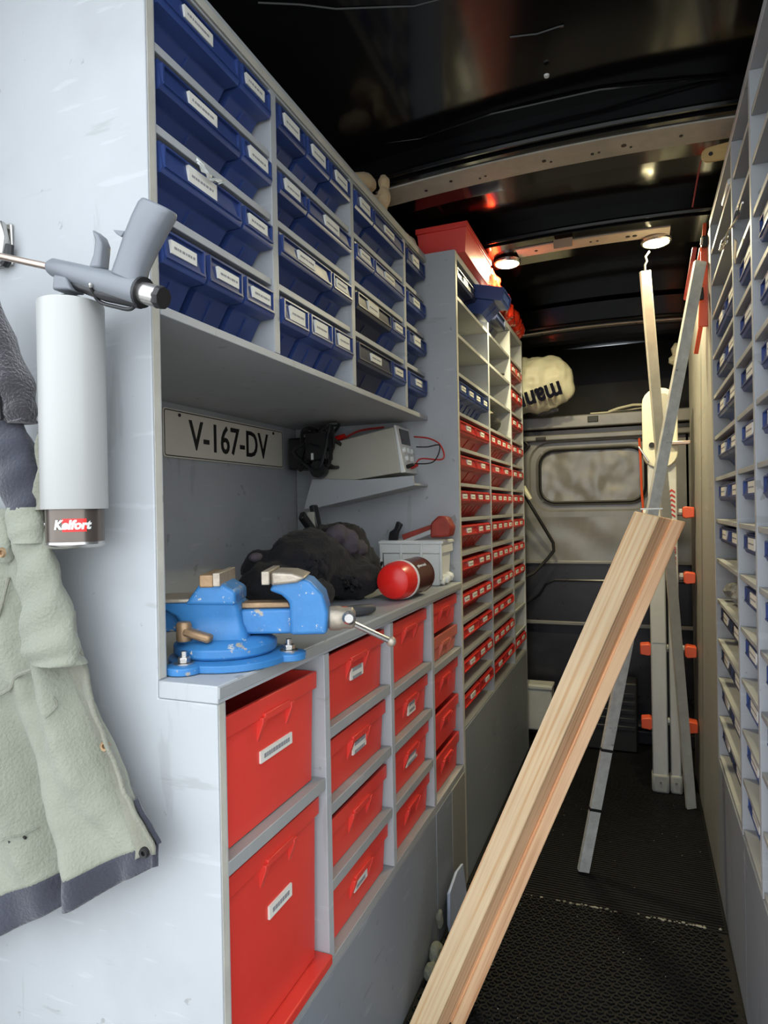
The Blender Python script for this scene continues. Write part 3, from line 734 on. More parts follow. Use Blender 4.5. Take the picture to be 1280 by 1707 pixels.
MB().tube([(-.12, 3.08, 1.467), (-.08, 3.07, 1.478), (-.02, 3.08, 1.490), (.05, 3.09, 1.488), (.12, 3.09, 1.480), (.16, 3.08, 1.468)], .006, 8).build('cable', BAGM, t)
MB().tube([(-.20, 3.10, 1.467), (-.10, 3.10, 1.468), (.02, 3.10, 1.478), (.12, 3.11, 1.470)], .004, 8).build('cable', BAGM, t)
t = wt('black_cable', 'black cable with cream plug hanging from tall rack end', 'cable')
MB().tube([V((-.50, 2.900, 1.16)), at(862, 800, Y=2.97), at(880, 835, Y=2.97), at(900, 868, Y=3.0), at(922, 905, Y=3.03), at(923, 918, Y=3.03), at(912, 932, Y=3.03), at(890, 955, Y=3.0), at(868, 965, Y=2.97)], .0075, 8).build('cable', GASK, t)
MB().tube([at(871, 812, Y=2.95), at(884, 832, Y=2.955)], [.014, .009], 8).build('plug', BAGM, t)
t = wt('plastic_box', 'off-white plastic box on the floor by partition, left side', 'box')
MB().box(-.60, -.375, 2.96, 3.05, .05, .255).build('box', mat('grey_white_plastic', (.42, .43, .41), .5, var=.15, scale=20), t, .010, segs=3)
MB().box(-.60, -.372, 2.955, 3.055, .235, .252).build('rim', MATS['grey_white_plastic'], t, .004)
t = wt('black_box', 'black ribbed box on the floor by partition behind the timber', 'box')
MB().box(-.30, -.02, 2.93, 3.05, .006, .30).build('box', BLKM, t, .008)
for k in range(5): MB().box(-.29, -.03, 2.924, 2.93, .10+.035*k, .118+.035*k).build('rib', PARTD, t, .002)

# ================================================================= BLOBS
def blob(name, balls, m, parent, voxel=.006, folds=.006, fs_=22, sm=3, seed=0):
    s = MB()
    for c, r, sc in balls: s.sph(c, r, 16, sc)
    o = s.build(name, m, parent, ang=80)
    r = o.modifiers.new('r', 'REMESH'); r.mode = 'VOXEL'; r.voxel_size = voxel; r.use_smooth_shade = True
    q = o.modifiers.new('s', 'SMOOTH'); q.iterations = sm; q.factor = .6
    dg = bpy.context.evaluated_depsgraph_get(); dg.update(); me = bpy.data.meshes.new_from_object(o.evaluated_get(dg)); o.modifiers.clear(); o.data = me
    for v in me.vertices:
        p = v.co*fs_; n = v.normal; k = 1-abs(noise.noise(V((p.x, p.y*.5, p.z))+V((seed, 0, 0))))*2.4
        p2 = v.co*fs_*2.3; k2 = 1-abs(noise.noise(V((p2.x+9, p2.y*.6, p2.z))+V((0, seed, 0))))*2.4
        v.co = v.co + n*folds*(k*.75+k2*.35-.25)
    me.polygons.foreach_set('use_smooth', [True]*len(me.polygons)); return o

# ---- black jacket heap on the bench
t = wt('black_jacket', 'crumpled black jacket heaped on the worktop behind the vise', 'jacket')
blob('jacket_body', [((-.70, 1.16, .903), .055, (1, 1.4, .85)), (at(440, 945, X=-.74), .036, (1.1, 1.2, .9)), (at(470, 985, X=-.70), .042, (1.1, 1.3, .9)), ((-.68, 1.28, .925), .085, (.95, 1.5, .95)),
      ((-.68, 1.42, .935), .09, (.9, 1.2, .95)), ((-.61, 1.36, .893), .056, (1, 1.7, .72)), ((-.65, 1.50, .905), .056, (1, 1.2, 1)), ((-.60, 1.14, .882), .033, (1, 1.6, .85)),
      ((-.66, 1.24, .94), .04, (1, 1.6, .8))], BFAB, t, .006, .016, 11, 2, 5)
blob('faded_lining', [((-.640, 1.345, .995), .026, (1, 1.3, .9)), ((-.625, 1.370, .975), .028, (1, .9, 1.1)), ((-.622, 1.405, .960), .028, (1, 1.3, .8))], PURP, t, .004, .003, 40)
blob('cuff_patch', [((-.672, 1.055, .965), .014, (.8, 1.3, .6))], PURP, t, .003, .001, 40)
# ---- spray can lying down
t = wt('spray_can', 'brown spray can with bright red cap lying on the bench edge', 'spray can')
A0 = V((-.520, 1.290, .889)); ad = V((-.03, .32, 0)).normalized()
ad = V((.03, 1, 0)).normalized()
A0 = at(668, 966, Z=.8905); R = .043
MB().lathe([(0, -.062), (.022, -.061), (R-.006, -.050), (R-.001, -.034), (R, -.004)], A0, ax=ad, n=32).build('cap', CAPR, t)
MB().lathe([(R+.001, -.004), (R+.002, -.002), (R+.002, .004), (R+.001, .006)], A0, ax=ad, n=32).build('white_collar', WHT, t)
MB().lathe([(R, .006), (R, .105), (R-.003, .109), (R+.0005, .112), (R-.004, .116), (.02, .113), (0, .111)], A0, ax=ad, n=32).build('can', BRN, t)
pz = V((0, 0, 1)); sdv = ad.cross(pz)
nrm = (sdv*.75+pz*.66).normalized(); ey = nrm.cross(ad)*1
lettering('lettering', 'primer rood', .011, WHT, A0+ad*.05+nrm*(R+.0008), ad, (ey if ey.z > 0 else -ey), t)
# ---- pliers
t = wt('pliers', 'pliers with orange and grey grips lying on the worktop beside the vise', 'pliers')
p0, p1 = at(562, 1021, Z=.857), at(624, 1014, Z=.857)
MB().tube([p0, p0.lerp(p1, .2), p0.lerp(p1, .3)], [.009, .011, .009], 10).build('orange_grip', ORG, t)
MB().tube([p0.lerp(p1, .25), p0.lerp(p1, .5)+V((.004, 0, 0)), p0.lerp(p1, .9), p1], [.010, .011, .010, .006], 10).build('grey_grip', mat('grey_grip_rubber', (.07, .07, .075), .55), t)
MB().tube([p0+V((-.02, .01, 0)), p0.lerp(p1, .5)+V((-.025, 0, -.003)), p1+V((-.02, 0, -.003))], [.007, .009, .006], 10).build('second_grip', BLKP, t)
# ---- white euro bin
t = wt('white_parts_bin', 'white plastic box of tools at the far end of the worktop', 'box')
x0, x1, y0, y1 = -.66, -.485, 1.655, 1.765
def ringw(ix, iy, z, sh=0): return [V((x0+ix, y0+iy, z)), V((x1-ix, y0+iy, z)), V((x1-ix, y1-iy, z)), V((x0+ix, y1-iy, z))]
s = MB().loops([ringw(.012, .010, .846), ringw(.006, .006, .93), ringw(.0, .0, .932), ringw(0, 0, .966), ringw(.004, .004, .966), ringw(.010, .010, .852)]); s.build('body', WHT, t, .0015)
for fx in (0, .34, .68, 1): MB().box(x0+(x1-x0-.006)*fx, x0+(x1-x0-.006)*fx+.006, y0-.004, y0+.004, .862, .960).build('corner_rib', WHT, t, .001)
MB().box(x0-.003, x1+.003, y0-.005, y1+.004, .956, .964).build('rim', WHT, t, .002)
t = wt('red_clamp', 'dull red bar clamp resting on top of the white box', 'clamp')
a, b = at(672, 897, Y=1.70), at(745, 872, Y=1.70)
MB().bar(a, b, .012, .020, (0, 1, 0)).build('bar', DRED, t, .002)
MB().bar(a+V((.01, -.02, -.010)), b+V((-.01, -.02, -.012)), .010, .012, (0, 1, 0)).build('steel_bar', ALU, t, .002)
c = at(735, 878, Y=1.69)
MB().prism([(-.026, -.030), (.028, -.026), (.034, .000), (.020, .026), (-.002, .030), (-.024, .010)], (0, .05, 0), c-V((0, .02, 0))).build('jaw', DRED, t, .006)
t = wt('black_trigger_clamp', 'black plastic clamp handle sticking up from the white box', 'clamp')
a = at(650, 900, Y=1.70)
MB().prism([(-.008, -.012), (.016, -.012), (.022, .020), (.034, .042), (.020, .052), (.012, .030), (-.002, .022)], (0, .02, 0), a).build('handle', BLKP, t, .003)
t = wt('paper_wad', 'crumpled white paper wad beside white box at bench edge', 'paper')
blob('paper', [((-.478-.012, 1.70, .860), .014, (1, 1.3, .8)), ((-.490, 1.735, .863), .013, (1, 1.2, .9)), ((-.492, 1.672, .856), .010, (1, 1, .8))], WHT, t, .003, .004, 60, 1)
# ---- spring clamp leaning at the back corner
t = wt('spring_clamp', 'black spring clamp handles sticking up behind the black jacket', 'clamp')
a0 = at(535, 905, X=-.80)
for (px_, py_, r) in ((502, 858, .013), (522, 842, .012)):
    tpt = at(px_, py_, X=-.82); MB().bar(a0, tpt, .026, .016, (0, 1, 0)).build('handle', BLKP, t, .004)
MB().prism([(-.008, -.03), (.014, -.03), (.010, .03), (-.010, .03)], (0, .010, 0), at(517, 872, X=-.82)).build('spring', OFFW, t, .002)

# ---- vise
VB = at(384, 1100, Z=.845); th = math.radians(22); ex = V((math.cos(th), math.sin(th), 0))*1.07; ew = V((-math.sin(th), math.cos(th), 0)); ez = V((0, 0, .84))
t = wt('bench_vise', 'chipped blue bench vise bolted to the near end of the worktop', 'vise')
def vp(s_, w_, z): return VB+ex*s_+ew*w_+ez*z
def vprism(poly, w0, w1, m, name, bev=.003, taper=None):
    MB().prism([(a, b) for a, b in poly], ew*(w1-w0), VB+ew*w0, ex, ez).build(name, m, t, bev, segs=3)
MB().lathe([(.082, .001), (.082, .010), (.070, .013)], VB, n=36).build('base_plate', VBL, t, .001)
for an in (-100, 20, 140):
    c = VB+V((math.cos(math.radians(an))*.082, math.sin(math.radians(an))*.082, 0))
    MB().lathe([(.024, .001), (.024, .010), (.018, .012)], c, n=20).build('lug', VBL, t, .001)
    MB().lathe([(.013, .0121), (.013, .0135)], c, n=16).build('washer', STEEL, t)
    MB().lathe([(.0085, .0136), (.0085, .021)], c, n=6).build('bolt_head', STEEL, t, .001)
    MB().lathe([(.004, .021), (.004, .028)], c, n=10).build('bolt_thread', STEEL, t)
MB().lathe([(.066, .0135), (.070, .017), (.070, .027), (.062, .033), (.05, .036)], VB+ex*-.005, n=36).build('swivel_base', VBL, t, .001)
# fixed body: lofted column flaring to the anvil
s = MB(); ls = []
for z, sa, sb, hw in ((.040, -.058, .030, .046), (.052, -.056, .026, .036), (.066, -.058, .022, .031), (.080, -.064, .020, .033), (.094, -.082, .018, .036), (.101, -.094, .014, .038)):
    n = 6; l = []
    for (cx_, cw_, a0_) in ((sb, -hw, -PI/2), (sb, hw, 0), (sa, hw, PI/2), (sa, -hw, PI)):
        r = .010; ox = cx_-r if cx_ == sb else cx_+r; ow = cw_+r if cw_ < 0 else cw_-r
        for k in range(n+1): aa = a0_+PI/2*k/n; l.append(vp(ox+r*math.cos(aa), ow+r*math.sin(aa), z))
    ls.append(l)
s.loops(ls).build('fixed_body', VBL, t, ang=40)
vprism([(-.094, .1012), (-.040, .1012), (-.040, .1075), (-.090, .1075)], -.036, .036, JAW, 'anvil', .002)
vprism([(-.048, .098), (.016, .096), (.016, .118), (-.008, .136), (-.026, .136)], -.040, .040, VBL, 'fixed_jaw', .005)
vprism([(-.028, .126), (-.010, .126), (-.010, .146), (-.028, .146)], -.043, .043, BRNZ, 'jaw_back', .002)
vprism([(-.0098, .128), (-.001, .128), (-.001, .149), (-.0098, .149)], -.048, .048, JAW, 'jaw_plate', .001)
vprism([(-.135, .052), (-.058, .052), (-.058, .090), (-.135, .090)], -.019, .019, VBL, 'slide_tail', .003)
vprism([(.018, .046), (.112, .046), (.112, .086), (.018, .086)], -.022, .022, VBL, 'slide', .004)
vprism([(.018, .0865), (.082, .0865), (.078, .096), (.018, .096)], -.014, .014, BRNZ, 'slide_key', .002)
vprism([(.062, .127), (.056, .118), (.072, .110), (.082, .098), (.082, .046), (.128, .046), (.130, .080), (.124, .110), (.108, .132), (.086, .142), (.064, .143)], -.034, .034, VBL, 'moving_jaw', .006)
vprism([(.060, .126), (.092, .130), (.104, .138), (.086, .146), (.060, .148)], -.040, .040, JAW, 'jaw_cap', .004)
vprism([(.050, .129), (.0596, .129), (.0596, .150), (.050, .150)], -.048, .048, JAW, 'jaw_plate', .001)
c = vp(.128, -.002, .066)
MB().lathe([(.014, 0), (.017, .003), (.017, .016), (.015, .020), (.015, .034), (.009, .038)], c, ax=ex, n=24).build('screw_boss', JAW, t, .001)
c2 = vp(.156, -.019, .070)
MB().lathe([(.008, 0), (.0095, .003), (.0095, .006), (.006, .010)], c2, ax=-ew, n=16).build('rod_cap', STEEL, t)
hd = (ex*.70+ew*.35-ez*.52).normalized()
MB().tube([vp(.150, .0, .062), vp(.150, .0, .062)+hd*.078], .0042, 10).build('handle_rod', STEEL, t)
MB().sph(vp(.150, .0, .062)+hd*.080, .0075, 12).build('handle_knob', JAW, t)
MB().lathe([(.009, 0), (.010, .002), (.010, .022), (.008, .025)], vp(-.046, -.048, .044), ax=ez, n=14).build('lock_post', BRNZ, t)
MB().bar(vp(-.046, -.050, .060), vp(-.010, -.058, .048), .011, .016, (0, 0, 1)).build('lock_lever', BRNZ, t, .004)
t = wt('black_tin', 'small black tin standing in shadow behind vise base', 'tin')
MB().lathe([(.024, 0), (.024, .03), (.020, .034), (.018, .034), (.018, .04), (0, .04)], (-.72, .74, .846), n=18).build('tin', BLKP, t)

# ---- number plate on the niche's back board
t = wt('number_plate', 'cream number plate with black characters on the niche back wall', 'plate')
py0, pz1 = 1.1666, 1.286; PLN = .52
def pl(y, z, x=0): return V((XB+.004+x, y, z))
MB().prism(rrect(PLN/2, .055, PLN, .110, .008), (.002, 0, 0), pl(py0, pz1-.110), (0, 1, 0), (0, 0, 1)).build('plate', PLATE, t, .0006)
fr = rrect(PLN/2, .055, PLN-.008, .102, .006)
MB().tube([pl(py0+a, pz1-.110+b, .002) for a, b in fr+fr[:1]], .0012, 5).build('black_border', INKB, t)
lettering('lettering', 'V-167-DV', .098, INKB, pl(py0+.262, pz1-.057, .0026), (0, 1, 0), (0, 0, 1), t, sx=.86, bold=.0010)
for yy in (.055, .465): MB().lathe([(.004, 0), (.004, .002)], pl(py0+yy, pz1-.012, .002), 'x', 10).build('screw', INKB, t)

# ---- wall bracket box and power supply on the far side panel
yb = YF-.001
t = wt('bracket_tray', 'long painted tray under the power supply on the niche side wall', 'bracket')
q = [at(515, 770, Y=1.70), at(696, 790, Y=1.70), at(700, 806, Y=1.70), at(528, 846, Y=1.70)]
q = [at(x, y, Y=1.650) for x, y in ((520, 798), (600, 800), (688, 793), (690, 809), (530, 846), (506, 849))]
MB().prism([(max(p.x, -.955), p.z) for p in q], (0, .010, 0), (0, 1.650, 0)).build('front_board', PG, t, .001)
MB().prism([(q[4].x, q[4].z), (q[3].x, q[3].z), (q[3].x, q[3].z+.006), (q[4].x, q[4].z+.006)], (0, yb-1.661, 0), (0, 1.6605, 0)).build('base_board', PG, t, .001)
t = wt('power_supply', 'off-white bench power supply with dark display and red black leads', 'power supply')
def rot2(x, z, c=(-.72, 1.20), a=math.radians(8)): return (c[0]+x*math.cos(a)-z*math.sin(a), c[1]+x*math.sin(a)+z*math.cos(a))
body = [rot2(-.150, -.062), rot2(.112, -.066), rot2(.112, .060), rot2(-.150, .050)]
MB().prism(body, (0, yb-1.668, 0), (0, 1.666, 0)).build('case', OFFW, t, .003)
fp = [rot2(.112, -.068), rot2(.124, -.068), rot2(.118, .064), rot2(.112, .064)]
MB().prism(fp, (0, yb-1.666, 0), (0, 1.664, 0)).build('front_panel', WHT, t, .002)
def ps(x, z, y): a = rot2(x, z); return V((a[0], y, a[1]))
def fpos(z): return .124-.006*(z+.068)/.132
MB().bar(ps(fpos(.035)+.001, .012, 1.722), ps(fpos(.055)+.001, .055, 1.722), .075, .003, (0, 1, 0)).build('display', LCD, t, .001)
for k, (z, yy) in enumerate(((-.005, 1.69), (-.005, 1.72), (-.005, 1.75), (-.028, 1.70), (-.028, 1.74))):
    o = ps(fpos(z), z, yy); MB().lathe([(.008, 0), (.008, .006), (.006, .008)], o, ax=(1, 0, .14), n=14).build('knob', WHT, t)
for k, (yy, m_) in enumerate(((1.690, CABB), (1.722, CABR))):
    o = ps(fpos(-.052), -.052, yy); MB().lathe([(.005, 0), (.006, .004), (.004, .022), (0, .024)], o, ax=(1, 0, .3), n=10).build('terminal', m_, t)
o = ps(fpos(-.05)+.016, -.046, 1.722)
def spline(pts, n=8):
    P = [V(p) for p in pts]; P = [P[0]]+P+[P[-1]]; out = []
    for i in range(1, len(P)-2):
        for k in range(n):
            u = k/n; a, b, c, d = P[i-1:i+3]
            out.append(.5*((2*b)+(c-a)*u+(2*a-5*b+4*c-d)*u*u+(3*b-a-3*c+d)*u**3))
    return out+[P[-2]]
MB().tube(spline([o, o+V((.020, -.01, .014)), at(738, 765, Y=1.70), at(734, 742, Y=1.71), at(715, 731, Y=1.73), at(690, 728, Y=1.75)]), .0022, 6).build('red_lead', CABR, t)
MB().tube(spline([o+V((0, -.03, 0)), at(722, 770, Y=1.70), at(733, 743, Y=1.70), at(712, 745, Y=1.71), at(694, 745, Y=1.72)]), .0018, 6).build('black_lead', CABB, t)
t = wt('screwdriver', 'red handled screwdriver lying on top of the power supply', 'screwdriver')
MB().tube([at(545, 741, Y=1.70)+V((0, 0, .006)), at(575, 730, Y=1.70)+V((0, 0, .006))], [.010, .007], 10).build('handle', CAPR, t)
MB().tube(spline([at(575, 730, Y=1.71), at(600, 718, Y=1.73), at(640, 712, Y=1.75)]), .003, 6).build('cord', CABR, t)
t = wt('adapter_bundle', 'black power adapters and tangled cables in the niche corner', 'adapter')
MB().box(-.945, -.878, 1.665, 1.735, 1.170, 1.262).build('adapter', BLKP, t, .005)
MB().box(-.866, -.80, 1.62, 1.665, 1.190, 1.270).build('adapter', BLKP, t, .005)
rr = random.Random(3)
for k in range(5):
    MB().tube(spline([(-.90+.13*rr.random(), 1.60+.07*rr.random(), 1.16+.13*rr.random()) for _ in range(7)]), .005, 6).build('cable', BLKP, t)
MB().lathe([(.024, -.012), (.026, 0), (.024, .012)], (-.825, 1.625, 1.165), 'y', 16).build('plug', BLKP, t)
MB().box(-.835, -.829, 1.596, 1.60, 1.190, 1.208).build('adapter_label', WHT, t)

# ================================================================= NEAR PANEL: foam gun, pipe, can, hook, jacket
GX, GY = at(122, 700, Y=.590).x, .590
t = wt('grey_pipe_sleeve', 'light grey plastic pipe sleeve around the can below the foam gun', 'pipe')
MB().lathe([(.0363, 1.057), (.0370, 1.0585), (.0370, 1.298), (.0363, 1.300), (.0345, 1.300), (.0345, 1.057), (.0363, 1.057)], (GX, GY, 0), n=48).build('sleeve', PVC, t)
t = wt('foam_can', 'dark metallic foam can with red and white lettering under the pipe sleeve', 'can')
MB().lathe([(0, 1.0105), (.026, 1.011), (.031, 1.013), (.0330, 1.016), (.0326, 1.019)], (GX, GY, 0), n=40).build('base_rim', STEEL, t)
MB().lathe([(.0322, 1.0192), (.0322, 1.26), (.024, 1.28), (.011, 1.29), (.011, 1.305)], (GX, GY, 0), n=40).build('can', CANM, t)
def wrap(me, r=.0328):
    for v in me.vertices:
        x, y, z = v.co; a = x/r; v.co = V((GX+(r+z)*math.sin(a+WA), GY-(r+z)*math.cos(a+WA), y))
WA = math.radians(8)
def wtext(name, body, size, m, cx, cz_, r, bold=0, shear=.25, sx=1):
    me = text_mesh(body, size, m, .0003, sx, bold)
    for v in me.vertices: v.co.x += v.co.y*shear+cx; v.co.y += cz_; 
    wrap(me, r); o = bpy.data.objects.new(name, me); C.objects.link(o); o.parent = t; return o
s = MB(); vs = []
for j in range(2):
    for i in range(13):
        a = math.radians(8+14+46*i/12); vs.append((GX+.0326*math.sin(a), GY-.0326*math.cos(a), 1.031+.015*j))
s.add(vs, [(i, i+1, 14+i, 13+i) for i in range(12)]).build('red_flash', CAPR, t)
wtext('lettering', 'Kelfort', .0140, WHT, .019, 1.0385, .0328, bold=.0007, shear=.2)
wtext('small_print', 'IIIIIIII', .004, WHT, -.030, 1.040, .0328)
t = wt('foam_gun', 'grey plastic foam gun hooked on the end panel above the pipe', 'foam gun')
def gp(x, y, dy=0): return at(x, y, Y=GY-.012+dy)
def gprism(pts, y0, y1, m, name, bev=.003):
    P = [at(x, y, Y=GY-.012) for x, y in pts]
    MB().prism([(p.x, p.z) for p in P], (0, y1-y0, 0), (0, GY-.012+y0, 0)).build(name, m, t, bev, segs=3)
MB().tube([gp(-40, 416), gp(0, 427), gp(88, 446)], .0042, 12).build('nozzle_tube', mat('copper_steel', (.58, .47, .40), .3, .8), t)
MB().tube([gp(84, 446), gp(90, 446), gp(120, 455), gp(175, 471), gp(225, 485), gp(238, 489)], [.008, .0105, .0120, .0145, .0155, .0155], 20).build('barrel', GUNM, t)
MB().tube([gp(238, 488), gp(264, 495), gp(266, 495)], [.0122, .0118, .0118], 20).build('chrome_collar', STEEL, t)
MB().tube([gp(264, 495), gp(267, 496), gp(273, 497)], [.0122, .0128, .0118], 9).build('adjuster_knob', BLKP, t)
MB().tube([gp(236, 487), gp(240, 488)], .0168, 20).build('black_ring', BLKP, t)
# grip: rounded tapered handle
s = MB(); ls = []
for (x, y, hw, hd) in ((214, 468, 27, .013), (222, 440, 23, .014), (236, 405, 25, .015), (250, 375, 27, .0155), (262, 352, 28, .0155), (267, 343, 27, .013)):
    c = gp(x, y); e1 = (gp(x+hw*.88, y+hw*.40)-c); l = []
    for k in range(16):
        a = 2*PI*k/16; ca, sa = math.cos(a), math.sin(a)
        l.append(c+e1*(abs(ca)**.7*(1 if ca > 0 else -1))+V((0, 1, 0))*hd*(abs(sa)**.7*(1 if sa > 0 else -1)))
    ls.append(l)
s.loops(ls).build('grip', GUNM, t, .002, ang=50)
gprism([(194, 386), (215, 388), (208, 398), (200, 393)], -.006, .006, GUNM, 'grip_spur', .001)
gprism([(160, 385), (172, 395), (178, 410), (174, 450), (155, 450), (163, 428), (166, 405)], -.008, .008, GUNM, 'trigger', .003)
gprism([(102, 462), (122, 466), (130, 488), (100, 488)], -.012, .012, GUNM, 'can_adapter', .003)
MB().lathe([(.018, 0), (.018, .004), (.013, .008)], V((GX, GY, 1.3005)), n=24).build('adapter_flange', GUNM, t)
MB().tube(spline([gp(150, 475, -.012), gp(165, 502), gp(195, 512), gp(218, 515), gp(232, 500)]), .0022, 8).build('hinge_wire', BLKP, t)
MB().tube([gp(120, 473), gp(180, 490), gp(235, 503)], [.006, .009, .008], 12).build('lower_rail', BLKP, t)
MB().sph(gp(151, 476, -.013), .003, 8).build('pivot_pin', STEEL, t)
t = wt('coat_hook', 'dark metal clip fixed on the end panel at photo left edge', 'hook')
c = at(8, 400, Y=YN-.010)
MB().tube([c+V((-.02, 0, -.028)), c+V((-.004, -.004, -.025)), c+V((.004, -.006, .0)), c+V((-.002, -.004, .018)), c+V((-.016, 0, .022))], .007, 10).build('hook', STEEL, t)
MB().tube([c+V((-.004, .002, -.032)), c+V((.006, .0, -.024)), c+V((.008, 0, -.008))], .006, 8).build('clip', BLKP, t)
MB().box(c.x-.03, c.x+.006, YN-.005, YN-.0008, c.z-.032, c.z+.024).build('back_plate', STEEL, t, .002)

# ---- work jacket
JY = .612
t = wt('work_jacket', 'khaki work jacket with navy hem hanging on the end panel', 'jacket')
redge = [(72, 850), (92, 905), (108, 950), (127, 1000), (140, 1065), (160, 1130), (192, 1225), (225, 1310), (258, 1370), (272, 1400)]
def poly_at(P, u):
    L = [0]
    for a, b in zip(P, P[1:]): L.append(L[-1]+math.dist(a, b))
    u *= L[-1]
    for i in range(len(P)-1):
        if u <= L[i+1]+1e-9:
            k = (u-L[i])/(L[i+1]-L[i]); return (P[i][0]+(P[i+1][0]-P[i][0])*k, P[i][1]+(P[i+1][1]-P[i][1])*k)
    return P[-1]
def jpt(u, v):
    r = poly_at(redge, min(v, 1)); lx, ly = -170, 840+(1512-840)*v
    x = lx+(r[0]-lx)*u; y = ly+(r[1]-ly)*(u**1.25)
    if v > 1: y += (v-1)*560
    return x, y
def fold(u, v):
    return (.016*math.sin(u*23+v*2.6)+.010*math.sin(u*41-v*5+1))*min(1, v*1.4)*(.4+.6*(1-abs(u*2-1.2)**4 if abs(u*2-1.2) < 1 else 0)) + .006*noise.noise(V((u*7, v*6, 0))) + .003*noise.noise(V((u*22, v*18, 3)))
def sheet(name, u0, u1, v0, v1, nu, nv, m, dy=0, th=.004, parent=None):
    s = MB(); vs = []
    for j in range(nv+1):
        for i in range(nu+1):
            u = u0+(u1-u0)*i/nu; v = v0+(v1-v0)*j/nv; x, y = jpt(u, v); p = at(x, y, Y=JY)
            vs.append(V((p.x, JY-.006-.02*math.sin(PI*min(1, max(0, u*.9)))-fold(u, v)-dy, p.z)))
    s.add(vs, [(j*(nu+1)+i, j*(nu+1)+i+1, (j+1)*(nu+1)+i+1, (j+1)*(nu+1)+i) for j in range(nv) for i in range(nu)])
    o = s.build(name, m, parent or t, ang=80); q = o.modifiers.new('th', 'SOLIDIFY'); q.thickness = th; q.offset = 0; return o
body = sheet('jacket_body', 0, .985, 0, 1, 90, 100, KHA)
sheet('navy_hem', 0, .995, .998, 1.065, 90, 8, NAVY, -.001, .006)
sheet('placket', .925, 1.012, .30, 1.02, 6, 80, KHA2, .0035, .005)
sheet('lining_edge', .985, 1.012, .86, 1.0, 5, 24, NAVY, -.006, .005)
def seam(name, P, m, r=.0018, dy=.004):
    pts = []
    for x, y in P:
        p = at(x, y, Y=JY); best = None
        # find the sheet depth by nearest grid sample
        bd = 1e9
        for iu in range(0, 41):
            for iv in range(0, 41):
                X_, Y_ = jpt(iu/40, iv/40); d_ = (X_-x)**2+(Y_-y)**2
                if d_ < bd: bd = d_; best = (iu/40, iv/40)
        u, v = best; pts.append(V((p.x, JY-.006-.02*math.sin(PI*min(1, u*.9))-fold(u, v)-dy, p.z)))
    MB().tube(spline(pts, 4), r, 6).build(name, m, t); return pts
for i, (x, y) in enumerate(((112, 998), (135, 1063), (190, 1237), (267, 1403))):
    p = seam('snap_tmp', [(x, y), (x+1, y+1)], JAW)[0]; bpy.data.objects.remove([o for o in t.children if o.name.startswith('snap_tmp')][0])
    MB().lathe([(.0028, 0), (.0028, .003), (.0055, .0035), (.0065, .001), (.0065, -.001)], p+V((0, -.009, 0)), ax=(0, -1, 0), n=16).build('snap_button', BRNZ if i < 3 else INKB, t)
seam('seam', [(-20, 1172), (20, 1155), (47, 1140), (55, 1120), (90, 1106), (128, 1088)], KHA2, .0026, .004)
seam('seam', [(178, 1250), (200, 1300), (225, 1350), (238, 1372)], KHA2, .0016, .004)
seam('pocket_edge', [(-10, 1078), (15, 1060), (32, 1020), (38, 960)], KHA2, .0022, .004)
# torn hole and smear
p = seam('tear', [(62, 1378), (70, 1376), (78, 1378)], INKB, .0018, .003)
seam('torn_thread', [(56, 1374), (66, 1369), (76, 1372), (84, 1368)], KHA2, .0008, .005)
seam('torn_thread', [(124, 1150), (129, 1165), (124, 1180)], KHA2, .0008, .005)
for P_ in ([(20, 1480), (30, 1476), (36, 1483)], [(14, 1486), (26, 1490), (38, 1484)], [(24, 1470), (30, 1462)]): seam('paint_smear', P_, GRN, .0020, .0042)
# sleeve with cuff, navy sleeve lining and fleece collar above
def sleeve(name, pts, m, rads, flat=.45, fo=.003):
    s = MB(); ls = []; P = [at(x, y, Y=JY-.028) for x, y in pts]
    P = spline(P, 6); n = len(P)
    for i, p in enumerate(P):
        f = i/(n-1)*(len(rads)-1); k = min(int(f), len(rads)-2); r = rads[k]+(rads[k+1]-rads[k])*(f-k); l = []
        for j in range(24):
            a = 2*PI*j/24; rr_ = r*(1+.06*math.sin(3*a+i*.5))
            l.append(p+V((rr_*math.cos(a), r*flat*math.sin(a)+fo*math.sin(i*1.1+a*2), 0)))
        ls.append(l)
    return s.loops(ls).build(name, m, t, ang=80)
sleeve('sleeve', [(48, 880), (62, 940), (75, 1010), (84, 1075), (95, 1105)], KHA, [.026, .030, .036, .042, .040], .5)
sleeve('cuff', [(40, 846), (46, 880), (52, 905)], KHA, [.025, .028, .028], .62, .001)
sleeve('sleeve_lining', [(-8, 690), (15, 740), (30, 790), (38, 850)], NAVY, [.034, .034, .030, .024], .6)
sleeve('sleeve_lining', [(70, 720), (72, 780), (68, 850)], KHA2, [.008, .010, .012], .5)
sleeve('cuff_tab', [(-6, 860), (0, 895), (6, 925), (8, 938)], KHA, [.022, .020, .018, .008], .5, 0)
MB().lathe([(.0028, 0), (.0028, .003), (.0055, .0035), (.0065, .001)], at(5, 921, Y=JY-.042), ax=(0, -1, 0), n=16).build('snap_button', BRNZ, t)
sleeve('fleece_collar', [(-34, 470), (-14, 560), (14, 640), (30, 690), (36, 706)], FLE, [.016, .030, .032, .024, .018], .8, .002)
seam('collar_trim', [(-8, 470), (10, 540), (36, 600), (55, 660), (60, 708)], BLKP, .004, .034)
seam('collar_edge', [(-20, 600), (4, 650), (28, 700), (44, 716)], KHA2, .004, .044)

